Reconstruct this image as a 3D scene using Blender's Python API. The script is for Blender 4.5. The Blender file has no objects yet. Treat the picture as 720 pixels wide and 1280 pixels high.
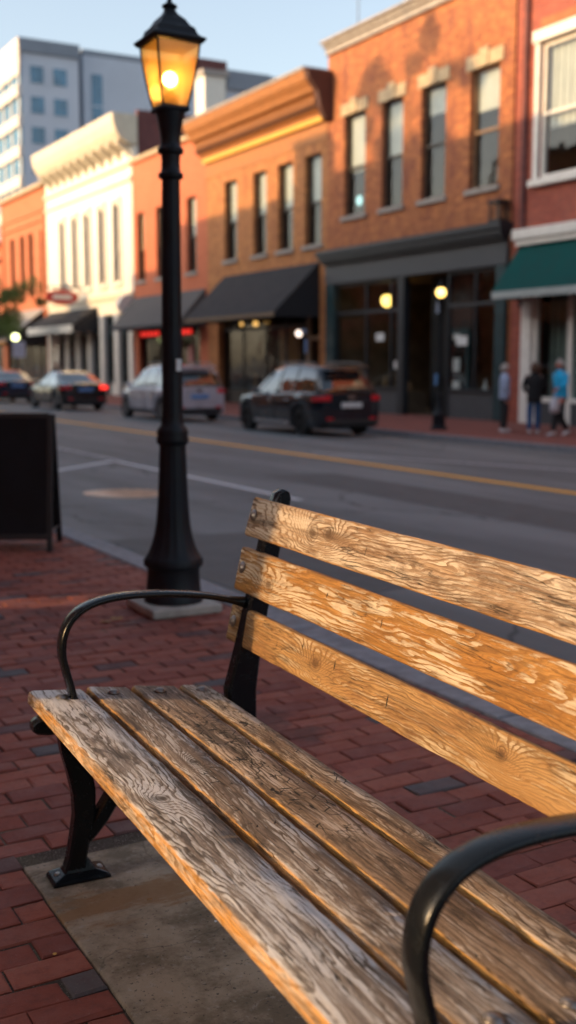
import bpy, bmesh, math, random
from mathutils import Vector, Matrix, noise as mnoise
R = random.Random(7)
rad = math.radians
PI = math.pi
COL = bpy.context.scene.collection

# ------------------------------------------------------------------ helpers
def link(o):
    COL.objects.link(o); return o

class MB:
    """collects shapes and links them as ONE mesh object"""
    def __init__(s): s.v = []; s.f = []; s.mi = []; s.cur = 0
    def add(s, vs, fs):
        b = len(s.v); s.v += [tuple(p) for p in vs]
        s.f += [tuple(i + b for i in f) for f in fs]; s.mi += [s.cur] * len(fs); return s
    def box(s, x0, x1, y0, y1, z0, z1):
        vs = [(x, y, z) for x in (x0, x1) for y in (y0, y1) for z in (z0, z1)]
        return s.add(vs, [(0,1,3,2),(4,6,7,5),(0,4,5,1),(2,3,7,6),(0,2,6,4),(1,5,7,3)])
    def obox(s, c, ax, hs):
        c = Vector(c); a = [Vector(v).normalized() * h for v, h in zip(ax, hs)]
        vs = [c + a[0]*i + a[1]*j + a[2]*k for i in (-1,1) for j in (-1,1) for k in (-1,1)]
        return s.add(vs, [(0,1,3,2),(4,6,7,5),(0,4,5,1),(2,3,7,6),(0,2,6,4),(1,5,7,3)])
    def prism(s, poly, a0, a1, axis='y'):
        """poly of (p,q); axis y: (x,z) points, axis x: (y,z), axis z: (x,y)"""
        n = len(poly)
        def m(p, q, a): return {'y': (p, a, q), 'x': (a, p, q), 'z': (p, q, a)}[axis]
        vs = [m(p, q, a0) for p, q in poly] + [m(p, q, a1) for p, q in poly]
        return s.add(vs, [tuple(range(n))[::-1], tuple(range(n, 2*n))] + [(i, (i+1) % n, n + (i+1) % n, n + i) for i in range(n)])
    def loft(s, rings, cap=True, closed=True):
        n = len(rings[0]); vs = [p for r in rings for p in r]; fs = []
        for k in range(len(rings) - 1):
            for i in range(n if closed else n - 1):
                j = (i + 1) % n
                fs.append((k*n+i, k*n+j, (k+1)*n+j, (k+1)*n+i))
        if cap: fs += [tuple(range(n))[::-1], tuple(range((len(rings)-1)*n, len(rings)*n))]
        return s.add(vs, fs)
    def lathe(s, prof, c=(0,0,0), n=24, flute=0, fl=None, rot=0):
        rings = []
        for k, (r, z) in enumerate(prof):
            ring = []
            for i in range(n):
                a = 2*PI*i/n + rot; rr = r
                if flute and fl and fl[0] <= z <= fl[1]: rr = r * (1 - .045 * (0.5 + 0.5*math.cos(flute*a)))
                ring.append((c[0] + rr*math.cos(a), c[1] + rr*math.sin(a), c[2] + z))
            rings.append(ring)
        return s.loft(rings)
    def tube(s, pts, rs, n=10, sx=1, sy=1, up=(0,0,1), cap=True):
        pts = [Vector(p) for p in pts]
        if not isinstance(rs, (list, tuple)): rs = [rs] * len(pts)
        rings = []; ref = Vector(up)
        for k, p in enumerate(pts):
            t = (pts[min(k+1, len(pts)-1)] - pts[max(k-1, 0)]).normalized()
            a = ref - t * ref.dot(t)
            if a.length < 1e-3: a = Vector((1,0,0)) - t * t.x
            a.normalize(); b = t.cross(a); ref = a if up == (0,0,1) else Vector(up)
            rings.append([p + a*math.cos(2*PI*i/n)*rs[k]*sx + b*math.sin(2*PI*i/n)*rs[k]*sy for i in range(n)])
        return s.loft(rings, cap)
    def ball(s, c, r, n=14, m=9, sc=(1,1,1)):
        rings = []
        for k in range(m + 1):
            t = PI * (0.02 + 0.96 * k / m)
            rings.append([(c[0] + sc[0]*r*math.sin(t)*math.cos(2*PI*i/n), c[1] + sc[1]*r*math.sin(t)*math.sin(2*PI*i/n), c[2] - sc[2]*r*math.cos(t)) for i in range(n)])
        return s.loft(rings)
    def quad(s, *p): return s.add(p, [tuple(range(len(p)))])
    def build(s, name, mat, parent=None, smooth=False, bevel=0, fix=True, seg=2, ang=None):
        me = bpy.data.meshes.new(name); me.from_pydata(s.v, [], s.f)
        for m in (mat if isinstance(mat, (list, tuple)) else [mat]): me.materials.append(m)
        me.polygons.foreach_set('material_index', s.mi)
        if fix:
            bm = bmesh.new(); bm.from_mesh(me); bmesh.ops.recalc_face_normals(bm, faces=bm.faces); bm.to_mesh(me); bm.free()
        if smooth:
            me.polygons.foreach_set('use_smooth', [True]*len(me.polygons))
            if ang: 
                me.set_sharp_from_angle(angle=rad(ang))
        me.update()
        o = link(bpy.data.objects.new(name, me)); o.parent = parent
        if bevel:
            md = o.modifiers.new('bevel', 'BEVEL'); md.width = bevel; md.segments = seg; md.limit_method = 'ANGLE'; md.angle_limit = rad(35)
            md.harden_normals = False
        return o

def tag(o, label=None, cat=None, group=None, kind=None):
    if label: o['label'] = label
    if cat: o['category'] = cat
    if group: o['group'] = group
    if kind: o['kind'] = kind
    return o
def empty(name, loc=(0,0,0), rz=0, label=None, cat=None, group=None):
    o = link(bpy.data.objects.new(name, None)); o.location = loc; o.rotation_euler = (0,0,rz); o.empty_display_size = .2
    return tag(o, label, cat, group)
def copy_tree(o, parent=None):
    c = o.copy(); COL.objects.link(c); c.parent = parent
    for ch in list(o.children): copy_tree(ch, c)
    return c

# ------------------------------------------------------------------ materials
class NT:
    def __init__(s, name):
        s.m = bpy.data.materials.new(name); s.m.use_nodes = True; s.t = s.m.node_tree; s.n = s.t.nodes
        s.p = s.n['Principled BSDF']; s.out = s.n['Material Output']; s._o = None
    def new(s, ty, **kw):
        nd = s.n.new(ty)
        for k, v in kw.items():
            if k.startswith('i_'):
                k2 = k[2:]; k2 = int(k2) if k2.isdigit() else k2.replace('_', ' ')
                s.inp(nd, k2, v)
            else: setattr(nd, k, v)
        return nd
    def inp(s, nd, k, v):
        sock = nd.inputs[k]
        if isinstance(v, bpy.types.NodeSocket): s.t.links.new(v, sock)
        else:
            if sock.type == 'RGBA' and len(v) == 3: v = (*v, 1)
            sock.default_value = v
    def set(s, **kw):
        for k, v in kw.items(): s.inp(s.p, k.replace('_', ' '), v)
        return s
    def obj(s):
        if s._o is None: s._o = s.new('ShaderNodeTexCoord').outputs['Object']
        return s._o
    def map(s, v, scale=(1,1,1), loc=(0,0,0), rot=(0,0,0)):
        return s.new('ShaderNodeMapping', i_Vector=v, i_Scale=scale, i_Location=loc, i_Rotation=rot).outputs[0]
    def noise(s, v, scale=5, detail=4, rough=.55, dist=0, out=0):
        return s.new('ShaderNodeTexNoise', i_Vector=v, i_Scale=scale, i_Detail=detail, i_Roughness=rough, i_Distortion=dist).outputs[out]
    def math(s, op, a, b=0.0, c=None, clamp=False):
        nd = s.new('ShaderNodeMath', operation=op, use_clamp=clamp); s.inp(nd, 0, a); s.inp(nd, 1, b)
        if c is not None: s.inp(nd, 2, c)
        return nd.outputs[0]
    def ramp(s, f, a, b, lo=0.0, hi=1.0):
        return s.new('ShaderNodeMapRange', interpolation_type='SMOOTHSTEP', i_Value=f, i_From_Min=a, i_From_Max=b, i_To_Min=lo, i_To_Max=hi).outputs[0]
    def mix(s, f, a, b, mode='MIX'):
        nd = s.new('ShaderNodeMix', data_type='RGBA', blend_type=mode); s.inp(nd, 0, f); s.inp(nd, 6, a); s.inp(nd, 7, b)
        return nd.outputs[2]
    def bump(s, h, dist=.002, strength=1.0):
        return s.new('ShaderNodeBump', i_Height=h, i_Distance=dist, i_Strength=strength).outputs[0]

def simple(name, col, rough=.6, metal=0, var=.15, scale=6, bump=0, bscale=60, spec=.5, coat=0):
    t = NT(name)
    n = t.noise(t.obj(), scale, 5)
    c = t.mix(t.ramp(n, .3, .7), tuple(x*(1-var) for x in col), tuple(min(1, x*(1+var)) for x in col))
    t.set(Base_Color=c, Metallic=metal, Roughness=t.ramp(n, .3, .75, max(.02, rough-.07), min(1, rough+.1)))
    t.p.inputs['Specular IOR Level'].default_value = spec
    t.p.inputs['Coat Weight'].default_value = coat
    if bump: t.set(Normal=t.bump(t.noise(t.obj(), bscale, 4), bump))
    return t.m

def emis(name, col, st, base=(.8,.8,.8)):
    t = NT(name); t.set(Base_Color=base, Emission_Color=col, Emission_Strength=st, Roughness=.4); return t.m

def brickwall(name, c1, c2, mortar, painted=0, var=.35, tint=None):
    t = NT(name); o = t.obj()
    sp = t.new('ShaderNodeSeparateXYZ', i_Vector=o).outputs
    v = t.new('ShaderNodeCombineXYZ', i_X=t.math('ADD', sp[0], sp[1]), i_Y=sp[2]).outputs[0]
    b = t.new('ShaderNodeTexBrick', i_Vector=v, i_Color1=c1, i_Color2=c2, i_Mortar=mortar, i_Scale=1.0, i_Mortar_Size=.011, i_Brick_Width=.215, i_Row_Height=.075, i_Bias=0.0)
    n = t.noise(o, .9, 5, .6); n2 = t.noise(t.map(o, (1,1,2.6)), 2.6, 6, .75)
    dark = tuple(x*(1-var) for x in c1); lite = tuple(min(1, x*(1+var*.6)) for x in c2)
    c = t.mix(t.ramp(n, .42, .68, 0, .75), b.outputs[0], t.mix(.6, b.outputs[0], dark))
    c = t.mix(t.ramp(n2, .47, .66, 0, .75), c, lite)
    c = t.mix(t.ramp(t.noise(t.map(o, (1,1,3)), 4.5, 4, .8), .54, .68, 0, .6), c, dark)
    if tint: c = t.mix(t.ramp(t.noise(t.map(o, (1,1,.35)), 1.6, 5, .7), .5, .66, 0, .75), c, tint)
    t.set(Base_Color=c, Roughness=.85, Normal=t.bump(b.outputs[1], .006, -.6))
    return t.m

M = {}
M['iron'] = (lambda t: (t.set(
        Base_Color=t.mix(t.ramp(t.noise(t.obj(), 22, 6, .7), .66, .74, 0, .5), (.006,.008,.011), (.06,.035,.018)),
        Roughness=t.ramp(t.noise(t.obj(), 40, 5, .7), .3, .7, .14, .3),
        Metallic=.0, Normal=t.bump(t.noise(t.obj(), 160, 5, .7), .0003)), t.m)[1])(NT('black_iron_paint'))
M['iron'].node_tree.nodes['Principled BSDF'].inputs['Specular IOR Level'].default_value = .3
M['lamp_iron'] = simple('lamp_black_paint', (.006,.009,.014), .5, 0, .35, 9, .0008, 90, spec=.28)
M['bolt'] = simple('bolt_steel', (.23,.21,.2), .38, .85, .3, 80)
M['concrete'] = (lambda t: (t.set(Base_Color=t.mix(t.ramp(t.noise(t.obj(), 7, 6, .7), .55, .75, 0, .8),
        t.mix(t.ramp(t.noise(t.obj(), 2.2, 6, .65), .36, .66), (.17,.155,.13), (.36,.34,.31)), (.2,.12,.06)),
        Roughness=.85, Normal=t.bump(t.noise(t.obj(), 120, 6, .75), .0025)), t.m)[1])(NT('worn_concrete'))
M['curb'] = simple('granite_curb', (.24,.24,.26), .8, 0, .25, 12, .003, 60)
def pad_mat():
    t = NT('bench_pad_concrete'); o = t.obj()
    base = t.mix(t.ramp(t.noise(o, 3.2, 7, .72), .4, .6), (.15,.118,.078), (.36,.30,.225))
    base = t.mix(t.ramp(t.noise(o, 46, 4, .7), .55, .72, 0, .45), base, (.42,.4,.37))
    base = t.mix(t.ramp(t.noise(o, 90, 3, .7), .6, .68, 0, .8), base, (.05,.045,.04))
    base = t.mix(t.ramp(t.noise(t.map(o, (1,1,1), (7,3,0)), 1.7, 6, .7), .5, .66, 0, .7), base, (.10,.07,.045))
    # orange-brown band across the pad, its edges broken by noise
    sp = t.new('ShaderNodeSeparateXYZ', i_Vector=o).outputs
    dy = t.math('ABSOLUTE', t.math('ADD', sp[1], -2.36)); n = t.noise(t.map(o, (2,6,1)), 3, 5, .7)
    r = t.ramp(t.math('ADD', dy, t.math('MULTIPLY', t.math('SUBTRACT', n, .5), .34)), .02, .1, .8, 0)
    base = t.mix(r, base, (.24,.125,.045))
    vo = t.new('ShaderNodeTexVoronoi', feature='DISTANCE_TO_EDGE', i_Vector=t.mix(.16, o, t.noise(o, 5, 3, out=1), 'ADD'), i_Scale=1.7)
    crack = t.ramp(vo.outputs[0], .001, .006, 1, 0)
    base = t.mix(t.math('MULTIPLY', crack, .3), base, (.03,.025,.02))
    h = t.math('SUBTRACT', t.noise(o, 150, 6, .75), t.math('MULTIPLY', crack, .5))
    t.set(Base_Color=base, Roughness=.8, Normal=t.bump(h, .0022)); return t.m
M['pad'] = pad_mat()

def asphalt():
    t = NT('asphalt'); o = t.obj()
    c = t.mix(t.ramp(t.noise(t.map(o, (1,.25,1)), .8, 6, .6), .35, .68), (.135,.142,.145), (.22,.23,.232))
    c = t.mix(t.ramp(t.noise(o, 300, 3, .8), .5, .8, 0, .5), c, (.2,.2,.2))
    vo = t.new('ShaderNodeTexVoronoi', feature='DISTANCE_TO_EDGE', i_Vector=t.mix(.5, o, t.noise(o, 1.3, 4, out=1), 'ADD'), i_Scale=.33)
    cr = t.ramp(vo.outputs[0], .001, .008, .8, 0)
    c = t.mix(cr, c, (.03,.03,.033))
    c = t.mix(t.ramp(t.noise(t.map(o, (1,.5,1), (4,2,0)), 1.9, 5, .75), .6, .68, 0, .5), c, (.05,.05,.05))
    wv = t.ramp(t.noise(t.map(o, (1.3,.06,1)), 1.1, 2, .5), .5, .62, 0, .35)
    c = t.mix(wv, c, (.09,.092,.092))
    t.set(Base_Color=c, Roughness=.72, Normal=t.bump(t.noise(o, 260, 4, .8), .003)); return t.m
M['asphalt'] = asphalt()
M['asphalt_patch'] = simple('asphalt_patch', (.105,.107,.107), .75, 0, .25, 4, .003, 200)
def paint(name, col, wear=.42):
    t = NT(name); o = t.obj()
    c = t.mix(t.ramp(t.noise(o, 14, 7, .8), wear, wear+.16), (.12,.12,.125), col)
    t.set(Base_Color=c, Roughness=.7, Normal=t.bump(t.noise(o, 260, 4, .8), .002)); return t.m
M['white_line'] = paint('white_road_paint', (.72,.73,.75), .3)
M['white_faded'] = paint('faded_white_road_paint', (.58,.59,.62), .38)
M['yellow_line'] = paint('yellow_road_paint', (.95,.46,.05), .24)

def pavers():
    t = NT('clay_pavers'); o = t.obj()
    rnd = t.new('ShaderNodeNewGeometry').outputs['Random Per Island']
    cr = t.new('ShaderNodeValToRGB', i_Fac=rnd); e = cr.color_ramp; e.interpolation = 'CONSTANT'
    cols = [(0,(.27,.078,.056)),(.16,(.235,.062,.042)),(.32,(.3,.09,.06)),(.5,(.25,.075,.052)),(.64,(.2,.056,.042)),(.76,(.275,.08,.054)),(.92,(.12,.062,.06)),(.965,(.095,.085,.09))]
    while len(e.elements) < len(cols): e.elements.new(.5)
    for k, (p, c) in enumerate(cols): e.elements[k].position = p; e.elements[k].color = (*c, 1)
    c = t.mix(t.ramp(t.noise(o, 30, 6, .75), .45, .75, 0, .5), cr.outputs[0], (.09,.03,.03))
    c = t.mix(t.ramp(t.noise(o, 2.2, 4, .6), .5, .8, 0, .45), c, (.24,.13,.12))
    c = t.mix(t.ramp(t.noise(t.map(o, (1,1,1), (3,8,0)), 1.1, 6, .72), .55, .66, 0, .6), c, (.06,.032,.03))
    c = t.mix(t.ramp(t.noise(o, 170, 3, .8), .62, .74, 0, .55), c, (.36,.25,.22))
    vg = t.new('ShaderNodeTexVoronoi', i_Vector=o, i_Scale=2.3).outputs[0]
    c = t.mix(t.ramp(t.math('ADD', vg, t.math('MULTIPLY', t.noise(o, 40, 3), .03)), .045, .06, .7, 0), c, (.035,.03,.032))
    t.set(Base_Color=c, Roughness=t.ramp(t.noise(o, 9, 5, .7), .3, .7, .62, .9), Normal=t.bump(t.noise(o, 110, 7, .8), .0022))
    t.p.inputs['Specular IOR Level'].default_value = .35
    return t.m
M['paver'] = pavers()
M['joint_sand'] = (lambda t: (t.set(Base_Color=t.mix(t.ramp(t.noise(t.obj(), 210, 3, .8), .56, .66), t.mix(t.ramp(t.noise(t.obj(), 3, 4), .45, .6), (.05,.038,.03), (.085,.075,.05)), (.34,.30,.26)), Roughness=.95, Normal=t.bump(t.noise(t.obj(), 200, 5, .8), .004)), t.m)[1])(NT('joint_sand'))
def brick_walk():
    t = NT('brick_sidewalk'); o = t.obj()
    b = t.new('ShaderNodeTexBrick', i_Vector=o, i_Color1=(.23,.055,.04), i_Color2=(.3,.085,.06), i_Mortar=(.1,.07,.06), i_Scale=1.0, i_Mortar_Size=.006, i_Brick_Width=.2, i_Row_Height=.1)
    c = t.mix(t.ramp(t.noise(o, 1.5, 5, .7), .4, .7, 0, .6), b.outputs[0], (.17,.06,.05))
    t.set(Base_Color=c, Roughness=.8); return t.m
M['brick_walk'] = brick_walk()

def glass(name, tint=(.86,.9,.9), refl=1.0, rough=.02):
    t = NT(name); t.n.remove(t.p); nrm = t.bump(t.noise(t.obj(), 1.3, 2), .01)
    tr = t.new('ShaderNodeBsdfTransparent', i_Color=tint); gl = t.new('ShaderNodeBsdfGlossy', i_Color=(1,1,1), i_Roughness=rough, i_Normal=nrm)
    fr = t.new('ShaderNodeFresnel', i_IOR=1.6, i_Normal=nrm).outputs[0]
    mx = t.new('ShaderNodeMixShader', i_0=t.math('MULTIPLY', t.math('MULTIPLY', fr, refl), t.math('SUBTRACT', 1.0, t.new('ShaderNodeNewGeometry').outputs['Backfacing']), clamp=True), i_1=tr.outputs[0], i_2=gl.outputs[0])
    t.t.links.new(mx.outputs[0], t.out.inputs[0]); return t.m
M['glass'] = glass('window_glass')
M['shop_glass'] = glass('shop_glass', refl=.8)
M['car_glass'] = glass('car_glass', (.07,.09,.1), 2.2)
M['lantern_glass'] = (lambda t: (
    t.t.links.new(t.new('ShaderNodeMixShader', i_0=.62,
        i_1=t.new('ShaderNodeMixShader', i_0=.16, i_1=t.new('ShaderNodeBsdfTranslucent', i_Color=(1,.5,.12)).outputs[0], i_2=t.new('ShaderNodeBsdfGlossy', i_Color=(.9,.8,.7), i_Roughness=.15).outputs[0]).outputs[0],
        i_2=t.new('ShaderNodeBsdfTransparent', i_Color=(1,.74,.4)).outputs[0]).outputs[0], t.out.inputs[0]), t.m)[1])(NT('amber_lantern_glass'))

# building materials
M['brick_orange'] = brickwall('orange_brick', (.34,.10,.045), (.49,.18,.062), (.17,.085,.05), tint=(.2,.065,.042), var=.45)
M['brick_yellow'] = brickwall('yellow_brick', (.40,.145,.052), (.53,.23,.075), (.24,.13,.07), tint=(.27,.09,.045), var=.4)
M['brick_red'] = brickwall('red_brick', (.33,.07,.05), (.4,.1,.06), (.2,.1,.08))
M['brick_painted'] = brickwall('salmon_painted_brick', (.5,.14,.065), (.54,.165,.08), (.42,.12,.065), var=.15)
M['brick_rust'] = brickwall('rust_brick', (.46,.12,.05), (.52,.16,.065), (.3,.12,.07), var=.2)
M['brick_dark'] = brickwall('maroon_brick', (.12,.035,.035), (.16,.05,.045), (.12,.06,.06))
M['cream'] = simple('cream_paint', (.7,.67,.6), .6, 0, .06, 3)
M['cream_dark'] = simple('cream_trim', (.58,.52,.41), .6, 0, .08, 3)
M['white_trim'] = simple('white_trim', (.76,.74,.7), .5, 0, .06, 5)
M['limestone'] = simple('limestone', (.44,.34,.22), .8, 0, .2, 6, .003, 40)
M['stone_grey'] = simple('grey_stone', (.32,.29,.27), .8, 0, .2, 6)
M['cornice_orange'] = simple('ochre_cornice', (.36,.15,.05), .7, 0, .15, 4)
M['cornice_brown'] = simple('brown_cornice', (.08,.032,.025), .7, 0, .15, 4)
M['yellow_band'] = simple('yellow_band', (.72,.4,.06), .6, 0, .1, 4)
M['dark_front'] = simple('charcoal_shopfront', (.018,.021,.027), .45, 0, .15, 5)
M['frieze'] = simple('grey_fascia', (.055,.06,.07), .5, 0, .12, 4)
M['teal_front'] = simple('dark_teal_paint', (.012,.04,.05), .4, 0, .2, 5)
M['black'] = simple('black_paint', (.012,.012,.014), .45, 0, .2, 8)
M['win_frame'] = simple('dark_sash', (.05,.042,.036), .5, 0, .2, 5)
M['win_frame_brown'] = simple('brown_sash', (.24,.15,.09), .5, 0, .2, 5)
M['blind'] = simple('roller_blind', (.66,.62,.56), .8, 0, .06, 3)
M['room'] = simple('dark_room', (.035,.032,.03), .9, 0, .3, 2)
M['room_warm'] = simple('warm_room', (.16,.11,.07), .9, 0, .3, 2)
M['curtain'] = simple('orange_curtain', (.55,.24,.05), .8, 0, .2, 8)
M['awning_black'] = simple('black_awning_canvas', (.02,.022,.028), .85, 0, .15, 3, .002, 300)
M['awning_grey'] = simple('grey_awning_canvas', (.085,.085,.09), .85, 0, .15, 3, .002, 300)
M['awning_green'] = simple('green_awning_canvas', (.003,.062,.06), .8, 0, .12, 3, .002, 300, spec=.2)
M['awning_trim'] = simple('awning_trim', (.36,.4,.4), .7, 0, .1, 3)
M['awning_tan'] = simple('awning_tan_edge', (.2,.14,.09), .8, 0, .1, 3)
M['office_sunlit'] = simple('office_sunlit_panel', (.6,.55,.5), .6, 0, .05, .5)  # cream of the sunlit side is painted into these panels
M['office_grey'] = simple('office_grey_panel', (.5,.54,.62), .6, 0, .05, .3)  # blue cast of the shaded front is mixed into this grey
M['office_dark'] = simple('office_slate', (.2,.23,.28), .6, 0, .08, .5)
M['office_glass'] = simple('office_glass', (.04,.14,.24), .08, 0, .3, .4, spec=1)
M['roof_grey'] = simple('roof_grey', (.14,.14,.15), .9, 0, .2, 1)
M['paper'] = simple('paper', (.7,.72,.72), .8, 0, .05, 5)
M['paper_blue'] = simple('blue_notice', (.12,.3,.62), .7, 0, .05, 5)
M['blue_sign'] = simple('blue_sign_paint', (.14,.3,.62), .5, 0, .1, 5)
M['red_sign'] = simple('red_sign_paint', (.5,.03,.03), .5, 0, .1, 5)
M['teal_door'] = simple('teal_door_paint', (.012,.055,.065), .4, 0, .1, 5)
M['globe'] = emis('lit_globe', (1,.62,.14), 2.2)
M['globe_green'] = emis('lit_globe_pale', (.95,1,.45), 2.4)
M['globe_white'] = emis('lit_globe_white', (1,.8,.66), 1.2)
M['globe_dim'] = emis('lit_bulb_dim', (1,.5,.12), .9)
M['bulb'] = emis('lantern_bulb', (1,.62,.2), 22)
M['neon'] = emis('red_neon', (1,.03,.02), .5)
M['mint'] = emis('lit_mint_disc', (.4,.85,.8), .75)
M['tail_lit'] = emis('lit_tail_lamp', (1,.03,.02), 1.1, (.4,.02,.02))
M['tail'] = simple('tail_lamp_lens', (.75,.02,.03), .12, 0, .1, 9, spec=.8, coat=.6)
M['head'] = simple('headlamp_lens', (.55,.58,.6), .08, 0, .1, 9, spec=1, coat=1)
M['car_navy'] = simple('navy_car_paint', (.008,.016,.026), .22, .1, .1, 3, coat=1)
M['car_silver'] = simple('silver_car_paint', (.55,.53,.6), .3, .1, .05, 3, coat=1)
M['car_black'] = simple('black_car_paint', (.005,.006,.008), .28, .0, .1, 3, coat=1)
M['car_blue'] = simple('dark_blue_car_paint', (.01,.022,.05), .22, .1, .1, 3, coat=1)
M['chrome'] = simple('chrome', (.6,.6,.62), .2, 1, .05, 3)
M['plastic'] = simple('black_plastic', (.018,.018,.02), .6, 0, .2, 9)
M['rubber'] = simple('tyre_rubber', (.02,.02,.021), .8, 0, .2, 20)
M['alloy'] = simple('alloy_rim', (.35,.35,.37), .35, .9, .1, 9)
M['alloy_dark'] = simple('dark_alloy_rim', (.06,.06,.065), .35, .8, .1, 9)
M['skin'] = simple('skin', (.5,.27,.19), .55, 0, .1, 20)
M['skin_red'] = simple('ruddy_skin', (.52,.2,.15), .55, 0, .1, 20)
for n_, c_ in dict(jacket_blue=(.36,.44,.62), jacket_black=(.012,.012,.014), top_cyan=(.02,.42,.75), trouser_black=(.012,.012,.015),
        trouser_tan=(.42,.24,.18), jeans=(.03,.10,.25), jacket_brown=(.16,.09,.06), shoe_white=(.6,.6,.62), shoe_dark=(.05,.05,.06), bag=(.62,.62,.68), hair_grey=(.4,.36,.33), hair_brown=(.1,.05,.03), hair_tan=(.3,.17,.08)).items():
    M[n_] = simple(n_, c_, .85, 0, .22, 12, .004, 30)
M['bark'] = simple('bark', (.1,.07,.05), .9, 0, .4, 20, .01, 40)
def leafmat(name, a, b):
    t = NT(name); rnd = t.new('ShaderNodeNewGeometry').outputs['Random Per Island']
    c = t.mix(rnd, a, b); t.set(Base_Color=c, Roughness=.6)
    tl = t.new('ShaderNodeBsdfTranslucent', i_Color=c)
    mx = t.new('ShaderNodeMixShader', i_0=.3, i_1=t.p.outputs[0], i_2=tl.outputs[0]); t.t.links.new(mx.outputs[0], t.out.inputs[0]); return t.m
M['leaf'] = leafmat('tree_leaves', (.03,.07,.015), (.1,.16,.03))
M['dry_leaf'] = simple('dry_leaf', (.3,.15,.04), .7, 0, .4, 60)
M['dry_leaf_y'] = simple('yellow_leaf_bit', (.6,.36,.06), .7, 0, .2, 60)
M['slab_pale'] = simple('pale_lamp_slab', (.42,.40,.36), .85, 0, .2, 12, .003, 80)
M['board_black'] = simple('chalkboard_black', (.007,.006,.008), .6, 0, .3, 5, spec=.2)

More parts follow.
